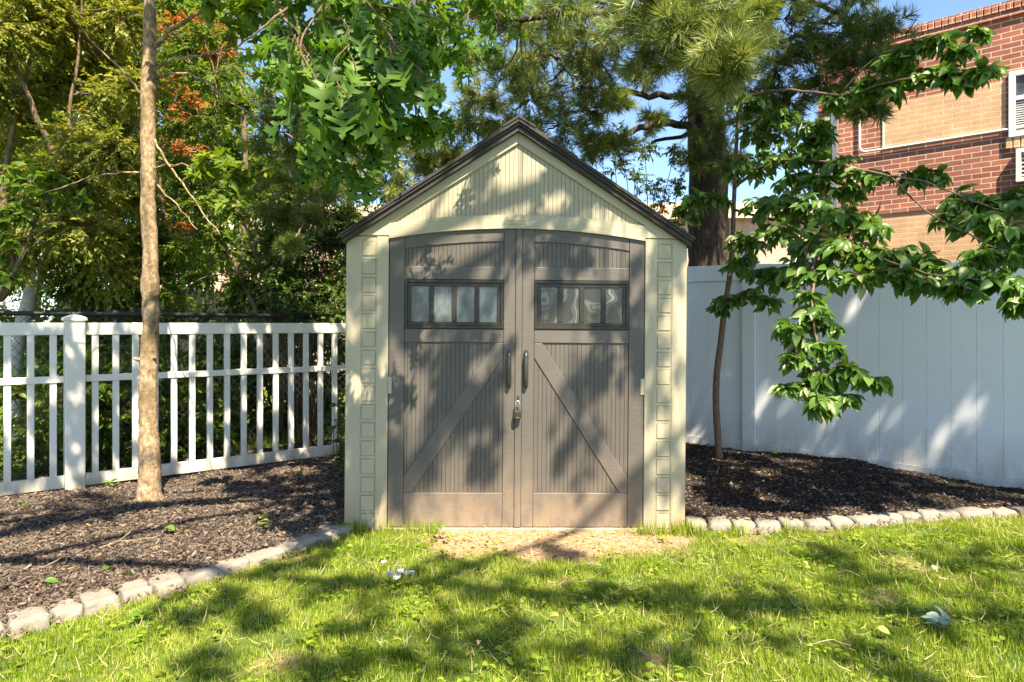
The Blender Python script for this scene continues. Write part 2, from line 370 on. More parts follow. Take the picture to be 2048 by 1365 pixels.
def frames(D, N):
    D = D/(np.linalg.norm(D, axis=1, keepdims=True)+1e-9); X = np.cross(D, N); X /= np.linalg.norm(X, axis=1, keepdims=True)+1e-9
    return np.stack([X, D, np.cross(X, D)], 1)      # rows = local axes
def scatter(tmpl, Pn, D, N, S, var, width=None):
    V, T = tmpl; R = frames(D, N); n = len(Pn)
    L = np.repeat(V[None], n, 0)*1.0
    if width is not None: L[:, :, 0] *= width[:, None]
    W = np.einsum('nki,nij->nkj', L, R)*S[:, None, None] + Pn[:, None]
    F_ = (T[None] + (np.arange(n)*len(V))[:, None, None]).reshape(-1, 3)
    return W.reshape(-1, 3), F_, np.repeat(var, len(V))
def join(parts):
    V = []; T = []; A = []; b = 0
    for v, t, a in parts: V.append(v); T.append(t+b); A.append(a); b += len(v)
    return np.concatenate(V), np.concatenate(T), np.concatenate(A)

class Tree:
    def __init__(s, name, loc, label, cat='tree', group=None, seed=1):
        s.root = empty(name, tuple(loc)); tag(s.root, label, cat, group); s.loc = np.array(loc, float)
        s.R = np.random.RandomState(seed); s.py = random.Random(seed); s.bark = MB(); s.twig = MB(); s.leaf = {}; s.pts = []
    def limb(s, pts, r0, r1, k=8, n=5, wob=.12, jit=0, twig=False, pw=1.0):
        q = catmull(pts, n); m = len(q)
        if jit: q = [p + (s.R.rand(3)-.5)*jit if 0 < i < m-1 else p for i, p in enumerate(q)]
        if not twig or r0 > .006: s.pts += q[1:]
        (s.twig if twig else s.bark).tube(q, [r0+(r1-r0)*(i/(m-1))**pw for i in range(m)], k, True, wob, s.py)
        return q
    def put(s, key, tmpl, Pn, D, N, S, var, width=None):
        s.leaf.setdefault(key, []).append(scatter(tmpl, Pn-s.loc, D, N, S, var, width))
    DEN = 1.0
    def cluster(s, c, r, nt, nl, ll, key, tmpl, root=None, droop=.25, ldroop=.35, up=.9, vm=.5, vs=.28, tw=.0025, lsp=.7, rl=.012, inner=.25):
        R = s.R; c = np.array(c, float); r = np.array(r if hasattr(r, '__len__') else (r, r, r*.75), float); nt = int(nt*s.DEN)
        if root is not None:
            root = np.array(root, float); mid = (root+c)/2 + np.array((0, 0, .12*np.linalg.norm(c-root))) + (R.rand(3)-.5)*.1*np.linalg.norm(c-root)
            s.limb([root, mid, c], rl, .004, 5, 5, 0, .02, True)
        u = R.randn(nt, 3); u /= np.linalg.norm(u, axis=1, keepdims=True)
        E = c + u*r*(R.rand(nt, 1)**.45)
        O = c + (E-c)*inner*R.rand(nt, 1)
        if root is not None:
            b = (c-root)/(np.linalg.norm(c-root)+1e-6); O = O - b*r.max()*.35*R.rand(nt, 1)
        dv = E-O; tl = np.linalg.norm(dv, axis=1, keepdims=True)
        if tw > 0:
            for i in range(nt):
                p2 = E[i]-np.array((0, 0, droop*tl[i, 0]))
                s.twig.tube([O[i]-s.loc*0, (O[i]+E[i])/2, p2], [tw*1.3, tw, tw*.6], 3, False)
        t = (np.arange(nl)[None, :, None]+R.rand(nt, nl, 1))/nl; t = .2+.85*t
        Pn = O[:, None]+dv[:, None]*t - np.array((0, 0, 1.))*droop*tl[:, None]*t*t
        du = (dv/tl)[:, None]
        sd = np.cross(dv/tl, np.array((0, 0, 1.)))[:, None]*np.where(np.arange(nl) % 2 == 0, 1, -1)[None, :, None]
        D = du*(1-lsp*.6) + sd*lsp + R.randn(nt, nl, 3)*.28 - np.array((0, 0, ldroop))
        N = np.array((0, 0, up)) + R.randn(nt, nl, 3)*.42
        n = nt*nl
        s.put(key, tmpl, Pn.reshape(n, 3), D.reshape(n, 3), N.reshape(n, 3), ll*(.65+.6*R.rand(n)), np.clip(vm+vs*R.randn(n)*.8+vs*.5*(np.repeat(R.rand(nt), nl)-.5), 0, 1),
              .8+.45*R.rand(n))
    def pine(s, c, r, nt, per, L, root=None, droop=.1, vm=.5, rl=.012, tw=.004, key='needle'):
        R = s.R; c = np.array(c, float); r = np.array(r if hasattr(r, '__len__') else (r, r, r*.7), float)
        if root is not None:
            root = np.array(root, float); mid = (root+c)/2+(R.rand(3)-.5)*.15*np.linalg.norm(c-root)
            s.limb([root, mid, c], rl, .004, 5, 5, 0, .03, True)
        nt = int(nt*(1.0 if .13 < L < .15 else 1.5))
        for i in range(nt):
            u = R.randn(3); u /= np.linalg.norm(u); e = c+u*r*(R.rand()**.4); o = c+(e-c)*.2
            d = (e-o); ln = np.linalg.norm(d)+1e-6; e = e-np.array((0, 0, droop*ln)); d = (e-o)/ln
            s.twig.tube([o, (o+e)/2+(R.rand(3)-.5)*.06, e], [tw*1.2, tw, tw*.7], 3, False)
            t = np.linspace(.35, 1, per)[:, None]; Pn = o+(e-o)*t
            D = np.repeat(d[None], per, 0)+R.randn(per, 3)*.55+np.array((0, 0, .22)); D[-1] = d+np.array((0, 0, .2))
            v = np.clip(vm+.22*R.randn(per), 0, 1)
            s.put(key, (NEAR if L > .13 and L < .15 else TUFTS)[R.randint(3)], Pn, D, R.randn(per, 3), L*(.75+.5*R.rand(per)), v)
    def done(s, bark, mats, crown='crown', trunk='trunk', twigs='branches'):
        off = s.loc
        for mb, nm in ((s.bark, trunk), (s.twig, twigs)):
            if mb.v:
                mb.v = [(a-off[0], b-off[1], c-off[2]) for a, b, c in mb.v]; mb.build(nm, bark, s.root, True)
        for i, (k, parts) in enumerate(s.leaf.items()):
            V, T, A = join(parts); link(crown if isinstance(crown, str) else crown[k], npmesh('leaves', V, T, A), mats[k], s.root)
        return s.root
NEAR = [tuft(26, 5, .036), tuft(22, 6, .036), tuft(28, 7, .034)]
TUFTS = [tuft(22, 1, .040), tuft(20, 2, .042), tuft(24, 3, .040)]
# ------------------------------------------------------------------ shed
SC = 324.3
def X(px): return (px-1031)/SC
def Z(py): return (HOR-py)/SC+EYE
shed = empty('garden_shed', (X(1031)+(1031-1024)/SC, 4.21, 0.0), (0, rad(.45), rad(1.3)))
tag(shed, 'cream and taupe resin garden shed with gable roof and double barn doors', 'shed')
arch = lambda x, e, c, h=.79: c-(c-e)*(min(abs(x), 1.05)/h)**2
# walls
mb = MB()
mb.box(-1.045, -1.015, .03, 2.08, .0, 1.82); mb.box(1.015, 1.045, .03, 2.08, 0, 1.82); mb.box(-1.015, 1.015, 2.05, 2.08, 0, 1.82)
mb.prism([(-1.045, 1.82), (1.045, 1.82), (0, 2.46)], 2.05, 2.08)
for sx in (-1, 1):
    for k in range(5): mb.box(min(sx*1.045, sx*1.058), max(sx*1.045, sx*1.058), .12+k*.41, .16+k*.41, .01, 1.8)
mb.build('wall', M['cream'], shed)
# corner panels with moulded blocks
for sx in (-1, 1):
    mb = MB()
    def bx(a, b, y0, y1, z0, z1, ch=.0, q=mb):
        x0, x1 = sorted((sx*a, sx*b)); q.box(x0, x1, y0, y1, z0, z1, ch)
    bx(.792, .866, 0, .05, .0, 1.808, .004); bx(.957, 1.052, 0, .05, .0, 1.808, .006)
    bx(.866, .957, .006, .05, .0, 1.808)
    o = mb.build('corner_panel', M['cream'], shed)
    mq = MB(); mg = MB(); z = 1.775
    while z > .03:
        z0 = max(z-.088, .012)
        x0, x1 = sorted((sx*.8725, sx*.9515)); mg.box(x0-.002, x1+.002, .0045, .01, z0-.0015, z+.003)
        mq.box(x0, x1, .001, .012, z0, z-.001, .002); z -= .1115
    mg.build('groove', M['creamgroove'], o); mq.build('block', M['creamblock'], o)
# gable
mb = MB(); mg = MB(); p = .0268
k = -30
while k*p < .80:
    x0 = k*p+.0012; x1 = (k+1)*p-.0012; k += 1
    if x0 < -.80: continue
    h = lambda x: 2.40-abs(x)*.6385
    zb0, zb1 = 1.84, 1.84
    if h(x0) < 1.86 and h(x1) < 1.86: continue
    mb.prism([(x0, zb0), (x1, zb1), (x1, h(x1)+.02), (x0, h(x0)+.02)], .012, .03)
mg.prism([(-.86, 1.81), (.86, 1.81), (0, 2.43)], .0165, .032)
g = mb.build('gable_siding', M['creamv'], shed); mg.build('groove', M['creamgroove'], g)
mb = MB()
for sx in (-1, 1):
    poly = [(1.062, 1.811), (1.062, 1.81+.014), (0, 2.495), (0, 2.387), (.787, 1.887), (.787, 1.811)]
    if sx < 0: poly = [(-a, b) for a, b in poly]
    else: poly = poly[::-1]
    mb.prism(poly[::-1], -.004, .03)
mb.build('gable_trim', M['cream'], shed, False, .004)
mb = MB(); N_ = 40
for (e0, c0, e1, c1, ya) in ((1.797, 1.866, 1.887, 1.946, -.008), (1.793, 1.862, 1.806, 1.877, -.014)):
    top = []; bot = []
    for i in range(N_+1):
        x = -.79+1.58*i/N_; bot.append((x, arch(x, e0, c0))); top.append((x, arch(x, e1, c1)))
    mb.prism(bot+top[::-1], ya, .03)
mb.build('arch_trim', M['cream'], shed)
mb = MB(); mb.box(-.07, .055, -.0105, -.007, 1.888, 1.922, .001); 
for k in range(3): mb.box(-.06, .045, -.0125, -.010, 1.894+k*.009, 1.898+k*.009)
mb.build('name_plate', M['cream'], shed)
# roof
mb = MB(); ms = MB(); S_ = .655
for sx in (-1, 1):
    def sl(x, d): return (sx*x, 2.522-x*S_+d)
    def q(m, xa, xb, d0, d1, y0, y1):
        poly = [sl(xa, d0), sl(xb, d0), sl(xb, d1), sl(xa, d1)]
        if sx < 0: poly = poly[::-1]
        m.prism(poly, y0, y1)
    q(mb, 0, 1.066, -.068, -.035, -.045, 2.12)
    q(mb, 0, 1.074, -.0345, -.018, -.058, 2.13)
    q(ms, 0, .36, -.0175, .012, -.070, 2.14); q(ms, .352, .75, -.0172, .006, -.066, 2.14); q(ms, .742, 1.084, -.0169, .001, -.062, 2.14)
    for k in range(10):
        q(ms, .05, 1.078, .0, .014-.006*(k % 2), .05+k*.205, .05+k*.205+.19)
r = mb.build('roof', M['roof'], shed, False, .003); ms.build('shingle_panel', M['roof'], r, False, .004)
mc = MB(); mc.prism([(-.10, 2.464), (0, 2.525), (.10, 2.464), (.10, 2.478), (0, 2.544), (-.10, 2.478)], -.076, 2.15); mc.build('ridge_cap', M['roof'], r, False, .003)
# threshold + floor + dark interior
mb = MB(); mb.box(-.80, .80, -.015, .05, -.04, .018, .004); mb.box(-1.0, 1.0, .05, 2.05, -.03, .02); mb.build('threshold', M['cream'], shed)
# doors
def door(sx):
    name = 'door'
    d = MB(); dt = lambda x: arch(x, 1.795, 1.862)
    in0 = .012 if sx < 0 else .0355; stile_in = .083 if sx < 0 else .105; so_ = .694
    if sx > 0: in0 = .031
    def bx(m, a, b, y0, y1, z0, z1, ch=0.):
        x0, x1 = sorted((sx*a, sx*b)); m.box(x0, x1, y0, y1, z0, z1, ch)
    def pr(m, poly, y0, y1):
        q = [(sx*a, b) for a, b in poly]
        if sx < 0: q = q[::-1]
        m.prism(q, y0, y1)
    zb = .022
    # stiles
    pr(d, [(so_, zb), (.787, zb), (.787, dt(.787)), (so_, dt(so_))], .002, .045)
    pr(d, [(in0, zb), (stile_in, zb), (stile_in, dt(stile_in)), (in0, dt(in0))], .002, .045)
    root = d.build('door', M['door'], shed, False, .003)
    a0, a1 = stile_in+.0015, so_-.0015
    xs = np.linspace(a0, a1, 14)
    rl = MB(); pr(rl, [(x, dt(x)-.078) for x in xs]+[(x, dt(x)) for x in xs[::-1]], .004, .04)
    rl.build('top_rail', M['door'], root, False, .003)
    for z0, z1 in ((Z(560.5), Z(534.5)), (Z(686), Z(659)), (zb, Z(987))):
        rl = MB(); bx(rl, a0, a1, .003, .04, z0, z1); rl.build('rail', M['door'], root, False, .003)
    # beadboard
    bb = MB(); x = a0
    while x < a1-.004:
        xe = min(x+.0268, a1)
        bx(bb, x+.0011, xe-.0011, .012, .028, Z(535), 1.80); bx(bb, x+.0011, xe-.0011, .012, .028, Z(990), Z(684)); x = xe
    bb.build('bead_board', M['doorv'], root)
    gr = MB(); bx(gr, a0-.01, a1+.01, .0175, .038, .1, 1.79); gr.build('groove', M['groove'], root)
    # brace
    br = MB(); za, zc = Z(686.5), Z(986.5)
    pr(br, [(a0, za), (a0, za-.085), (a1-.055, zc), (a1, zc), (a1, zc+.085), (a0+.055, za)][::-1] if False else [(a1-.05, zc), (a1, zc), (a1, zc+.09), (a0+.05, za), (a0, za), (a0, za-.09)], .0045, .03)
    br.build('brace', M['door'], root, False, .003)
    # window
    wf = MB(); wz0, wz1 = Z(658.3), Z(561.3)
    x0, x1 = sorted((sx*a0, sx*a1))
    def ring(m, x0, x1, z0, z1, w, y0, y1):
        m.box(x0, x1, y0, y1, z1-w, z1, .002); m.box(x0, x1, y0, y1, z0, z0+w, .002); m.box(x0, x0+w, y0, y1, z0+w, z1-w, .002); m.box(x1-w, x1, y0, y1, z0+w, z1-w, .002)
    ring(wf, x0, x1, wz0, wz1, .018, -.004, .02); ring(wf, x0+.018, x1-.018, wz0+.018, wz1-.018, .022, .004, .02)
    ix0, ix1 = x0+.040, x1-.040; gap = .030; pw = (ix1-ix0-3*gap)/4
    for k in range(3): wf.box(ix0+(k+1)*pw+k*gap, ix0+(k+1)*(pw+gap), .003, .018, wz0+.04, wz1-.04, .003)
    win = wf.build('window', M['frame'], root)
    for k in range(4):
        pm = MB(); a = ix0+k*(pw+gap); pm.box(a-.001, a+pw+.001, .0125, .0155, wz0+.039, wz1-.039)
        pm.build('pane', M['paneA'] if sx < 0 else M['paneB'], win)
    # handle
    hm = MB(); hx = sx*.0495 if sx < 0 else .0555
    pts = [(hx, .002, 1.098), (hx, -.026, 1.088), (hx, -.036, 1.05), (hx, -.038, .998), (hx, -.036, .945), (hx, -.026, .905), (hx, .002, .894)]
    hm.tube(catmull(pts, 4), .0115, 10); hn = hm.build('handle', M['bronze'], root, True)
    hp = MB(); n = 12
    poly = [(hx+.0165*math.cos(t), 1.096+.02*math.sin(t)) for t in np.linspace(0, math.pi, n)]+[(hx+.0165*math.cos(t), .896+.02*math.sin(t)) for t in np.linspace(math.pi, 2*math.pi, n)]
    hp.prism(poly[::-1], -.0012, .004); hp.build('handle_plate', M['bronze'], hn)
    hg = MB(); bx(hg, .768, .7915, -.003, .01, .842, .942); hg.build('hinge_plate', M['cream'], root)
    if sx > 0:
        a = MB(); a.box(-.0105, .0295, -.006, .03, .022, 1.861, .003); a.build('astragal', M['door'], root)
door(-1); door(1)
# dark recess behind the door gap
# hasp and padlock
mh = MB(); mh.tube([(.009+.006*math.cos(t), -.012-.010*math.sin(t) if 0 else -.008, .818+.010*math.sin(t)) for t in np.linspace(0, 6.28, 13)], .0022, 6)
mh.box(.003, .015, -.0095, -.005, .80, .832); mh.build('hasp', M['black'], shed)
lock = empty('padlock', (.028, 4.18, .0), (0, rad(.45), rad(1.3))); tag(lock, 'black ribbed padlock with bright steel shackle hanging on the shed doors', 'padlock')
mb = MB(); mb.box(-.0195, .0195, -.018, .012, .697, .742, .003)
for k in range(5): mb.box(-.0215, .0215, -.0165, .0105, .700+k*.0085, .7045+k*.0085, .001)
mb.box(-.013, .013, -.0195, -.017, .699, .739, .001)
b_ = mb.build('body', M['black'], lock)
ms = MB(); pts = [(-.0125, -.004, .735), (-.0125, -.004, .785)]+[(-.0125*math.cos(t), -.004, .79+.0145*math.sin(t)) for t in np.linspace(.15, 2.99, 9)]+[(.0125, -.004, .785), (.0125, -.004, .735)]
ms.tube(pts, .0033, 8); ms.build('shackle', M['steel'], lock, True)
mb = MB(); mb.box(-.010, .010, -.0205, -.0185, .7, .7045); mb.build('dial_strip', M['brass'], b_)

# ------------------------------------------------------------------ picket fence
ang = math.atan2(LD[1], LD[0])
fence = empty('picket_fence', (LP[0], LP[1], 0), (0, 0, ang)); tag(fence, 'white vinyl picket fence with a capped square post left of the shed', 'fence')
TR0, TR1 = 1.195, 1.285
def post(x, w=.128, h=1.30):
    m = MB(); m.box(x-w/2, x+w/2, -w/2, w/2, -.08, h); o = m.build('post', M['vinylL'], fence, False, .004)
    c = MB(); e = w/2+.012; c.box(x-e, x+e, -e, e, h, h+.022)
    a = h+.022; c.add([(x-e, -e, a+.0005), (x+e, -e, a+.0005), (x+e, e, a+.0005), (x-e, e, a+.0005), (x, 0, a+.03)], [(0, 1, 4), (1, 2, 4), (2, 3, 4), (3, 0, 4)])
    c.build('post_cap', M['vinylL'], o, False, .003)
post(0); post(-2.42); post(2.44)
for a, b in ((.064, 2.376), (-2.356, -.064)):
    for z0, z1, nm in ((TR0, TR1, 'top_rail'), (.845, .893, 'middle_rail'), (.065, .205, 'bottom_rail')):
        m = MB(); y = .020 if nm != 'middle_rail' else .0225
        if nm == 'bottom_rail': z0, z1 = .070, .160
        m.box(a, b, -y-.004, y, z0, z1); m.build(nm, M['vinylL'], fence, False, .003)
    n = int((b-a)/.134); st = (b-a)/n
    for k in range(n):
        x = a+st*(k+.5); m = MB(); m.box(x-.0215, x+.0215, -.017, .017, .160, TR0)
        m.build('picket', M['vinylL'], fence, False, .002)
m = MB(); m.box(.375, .455, -.031, -.0245, TR0-.002, TR1+.002); m.box(.375, .415, -.0295, -.017, .162, TR0-.004); m.build('joint_sleeve', M['vinylL'], fence, False, .002)

# ------------------------------------------------------------------ chain link fence
cl = empty('chain_link_fence', (*lf(0, .62), 0), (0, 0, ang-.035)); tag(cl, 'black chain link fence with a rusty top rail behind the white pickets', 'fence')
m = MB(); H = 1.34; L0, L1 = -3.6, 4.2; st = .062
def seg(x0, z0, x1, z1, y):
    for (xa, za, xb, zb) in ((x0, z0, x1, z1),):
        if xb < xa: xa, za, xb, zb = xb, zb, xa, za
        if xb < L0 or xa > L1: return
        m.tube([(xa, y, za), (xb, y, zb)], .0022, 3, False)
k = L0-H
while k < L1:
    seg(k, .03, k+H*.85, .03+H+.03, .002); seg(k, .03+H+.03, k+H*.85, .03, -.002); k += st
m.build('mesh', M['black'], cl)
m = MB(); m.tube([(L0-1, .0, 1.365), (L1, 0, 1.355)], .019, 10); m.build('top_rail', M['black'], cl, True)
for x in (-2.5, .35, 3.2):
    m = MB(); m.tube([(x, .02, -.05), (x, .02, 1.39)], .027, 10); m.build('post', M['black'], cl, True)

# ------------------------------------------------------------------ privacy fence right
ra = math.atan2(RD[1], RD[0])
pf = empty('privacy_fence', (RC[0], RC[1], 0), (0, 0, ra)); tag(pf, 'tall white vinyl privacy fence of wide boards right of the shed', 'fence')
sl_ = -.045
def pbox(m, x0, x1, y0, y1, z0, z1):   # racked box (z follows the slope)
    d0, d1 = sl_*x0, sl_*x1
    m.add([(x0,y0,z0+d0),(x1,y0,z0+d1),(x1,y1,z0+d1),(x0,y1,z0+d0),(x0,y0,z1+d0),(x1,y0,z1+d1),(x1,y1,z1+d1),(x0,y1,z1+d0)],
          [(0,3,2,1),(4,5,6,7),(0,1,5,4),(1,2,6,5),(2,3,7,6),(3,0,4,7)])
def panel(a, b, slope):
    global sl_
    sl_ = slope
    for z0, z1, nm in ((1.725, 1.885, 'top_rail'), (-.09, .085, 'bottom_rail')):
        m = MB(); pbox(m, a, b, -.026, .026, z0, z1); m.build(nm, M['vinylR'], pf, False, .004)
        if nm == 'top_rail':
            m = MB(); pbox(m, a, b, -.03, -.0265, 1.722, 1.734); m.build('rail_lip', M['vinylR'], pf)
    n = int(round((b-a)/.178)); s = (b-a)/n
    for k in range(n):
        m = MB(); pbox(m, a+k*s+.0012, a+(k+1)*s-.0012, -.010, .010, .087, 1.723); m.build('board', M['vinylR'], pf, False, .002)
    m = MB(); pbox(m, a, b, -.006, .004, .0875, 1.7195); m.build('board_joint', M['vinylR'], pf)
panel(.065, 2.45, -.042); panel(2.58, 5.0, -.042); panel(-2.45, -.065, -.01)
for x in (0, 2.515, -2.515):
    sl_ = 0; m = MB(); z = -.042*max(x, 0)
    m.box(x-.064, x+.064, -.064, .064, -.12, 1.90+z); o = m.build('post', M['vinylR'], pf, False, .004)
    m = MB(); e = .075; m.box(x-e, x+e, -e, e, 1.9002+z, 1.92+z); m.build('post_cap', M['vinylR'], o)

# ------------------------------------------------------------------ edging stones
def stone(c, L, D, Hh, yaw, seed):
    r = np.random.RandomState(seed); bm = bmesh.new(); bmesh.ops.create_cube(bm, size=1)
    bmesh.ops.subdivide_edges(bm, edges=bm.edges[:], cuts=7, use_grid_fill=True)
    tx, ty = (r.rand(2)-.5)*.18
    for v in bm.verts:
        p = np.array(v.co)*2; q = np.sign(p)*np.abs(p)**1.0
        l8 = (np.abs(p)**8).sum()**(1/8.); p = p/max(l8, 1e-6)*np.max(np.abs(p))
        p[1] *= 1-.12*(p[2] > 0)*abs(p[2]); p[0] *= 1-.06*max(p[2], 0)
        o = np.array((vnoise(p[0]+seed, p[1]+p[2]*1.7, .55, 5), vnoise(p[1]+seed, p[0]-p[2]*1.3, .55, 6), vnoise(p[0]-seed, p[1]*1.1, .6, 7)))-.5
        p = p+o*.17+.05*(vnoise(p[0]*3+seed+p[2], p[1]*3, .45, 8)-.5)*2; p[2] += tx*p[0]+ty*p[1]
        v.co = (p[0]*L/2, p[1]*D/2, p[2]*Hh/2)
    me = bpy.data.meshes.new('stone'); bm.to_mesh(me); bm.free(); me.polygons.foreach_set('use_smooth', np.ones(len(me.polygons), bool))
    o = link('edging_stone', me, M['stone']); o.location = c; o.rotation_euler = (0, 0, yaw); return o
def row(path, edges, side):
    path = np.array(path); pxs = 1024+path[:, 0]/path[:, 1]*F; n = len(edges)
    order = ['first', 'second', 'third', 'fourth', 'fifth', 'sixth', 'seventh', 'eighth', 'ninth', 'tenth', 'eleventh', 'twelfth', 'thirteenth', 'fourteenth', 'fifteenth', 'sixteenth', 'seventeenth']
    for i, (a, b) in enumerate(edges):
        pa = np.array([np.interp(a, pxs, path[:, k]) for k in (0, 1)]); pb = np.array([np.interp(b, pxs, path[:, k]) for k in (0, 1)])
        c = (pa+pb)/2; L = np.linalg.norm(pb-pa)*1.0; r = np.random.RandomState(i*7+(side == 'left'))
        k = n-1-i if side == 'left' else i
        o = stone((c[0], c[1]+(r.rand()-.5)*.012, float(gz(c[0], c[1]))+.006+.008*r.rand()), L*.99, .15+.025*r.rand(), .085+.015*r.rand(), math.atan2(*(pb-pa)[::-1])+(r.rand()-.5)*.12, i+3+20*(side == 'left'))
        size = 'long' if L > .26 else ('short' if L < .14 else 'rounded')
        tag(o, f'{size} grey edging stone, {order[k]} along the {side} bed counting from the shed', 'stone', f'stones edging the {side} mulch bed')
row(stoneL, [(-70,8),(10,92),(98,158),(160,234),(235,298),(298,360),(360,428),(418,488),(478,574),(566,624),(614,662),(648,692)], 'left')
row(stoneR, [(1370,1412),(1413,1460),(1460,1508),(1508,1555),(1556,1603),(1604,1650),(1651,1693),(1694,1738),(1739,1790),(1791,1828),(1829,1862),(1863,1905),(1906,1970),(1971,2022),(2023,2090),(2092,2160)], 'right')

# ------------------------------------------------------------------ mulch chips, grass
def chips():
    R = np.random.RandomState(5); parts = []
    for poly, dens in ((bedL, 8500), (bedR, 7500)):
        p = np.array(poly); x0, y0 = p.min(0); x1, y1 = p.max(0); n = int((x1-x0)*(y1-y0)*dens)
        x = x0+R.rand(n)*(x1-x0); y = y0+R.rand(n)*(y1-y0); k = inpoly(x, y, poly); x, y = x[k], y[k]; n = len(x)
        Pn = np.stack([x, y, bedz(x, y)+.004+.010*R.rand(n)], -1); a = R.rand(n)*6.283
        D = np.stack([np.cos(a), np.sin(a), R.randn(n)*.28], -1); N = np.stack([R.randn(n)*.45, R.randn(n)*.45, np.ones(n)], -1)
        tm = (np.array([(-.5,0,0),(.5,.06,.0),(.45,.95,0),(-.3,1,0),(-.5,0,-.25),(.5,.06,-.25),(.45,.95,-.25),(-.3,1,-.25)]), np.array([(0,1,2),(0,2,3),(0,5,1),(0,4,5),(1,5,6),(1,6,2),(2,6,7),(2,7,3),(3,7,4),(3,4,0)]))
        v = np.clip(.42+.22*R.randn(n)-.34*(x > 0), 0, .88); v[R.rand(n) < .015] = 1; v[R.rand(n) < .05] = .93  # right bed darker: its shade is put into the chip colour
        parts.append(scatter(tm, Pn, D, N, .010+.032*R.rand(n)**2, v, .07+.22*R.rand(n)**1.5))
    n = 9000; x = R.uniform(-2.6, 3.8, n); y = R.uniform(2.2, 4.25, n); k = ((dirt(x, y) > .4) & (R.rand(n) < .55)) | (R.rand(n) < .03)
    k &= ~inpoly(x, y, bedL) & ~inpoly(x, y, bedR); x, y = x[k], y[k]; n = len(x); a = R.rand(n)*6.283     # bits scattered on the worn soil
    parts.append(scatter(tm, np.stack([x, y, gz(x, y)+.004], -1), np.stack([np.cos(a), np.sin(a), R.randn(n)*.1], -1), np.stack([R.randn(n)*.3, R.randn(n)*.3, np.ones(n)], -1), .006+.03*R.rand(n)**3, np.clip(.3+.5*R.rand(n), 0, 1), .1+.4*R.rand(n)))
    for pts in (stoneL, stoneR):    # dry needles and crumbs along the stones
        q = np.array(pts); m = 420; i = R.randint(0, len(q)-1, m); t = R.rand(m, 1); p = q[i]+(q[i+1]-q[i])*t+np.stack([R.randn(m)*.05, np.sign(R.randn(m))*(.075+.05*R.rand(m))], -1); a = R.rand(m)*6.283
        parts.append(scatter(tm, np.stack([p[:, 0], p[:, 1], gz(p[:, 0], p[:, 1])+.028+.015*R.rand(m)], -1), np.stack([np.cos(a), np.sin(a), R.randn(m)*.2], -1), np.stack([R.randn(m)*.3, R.randn(m)*.3, np.ones(m)], -1), .012+.04*R.rand(m)**2, np.where(R.rand(m) < .5, .97, .8), .04+.06*R.rand(m)))
    V, T, A = join(parts)
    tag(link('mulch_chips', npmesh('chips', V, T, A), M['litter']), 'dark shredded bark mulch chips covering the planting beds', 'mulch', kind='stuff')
chips()
shedpoly = [(-1.03, 4.17), (1.09, 4.21), (1.09, 6.4), (-1.03, 6.4)]
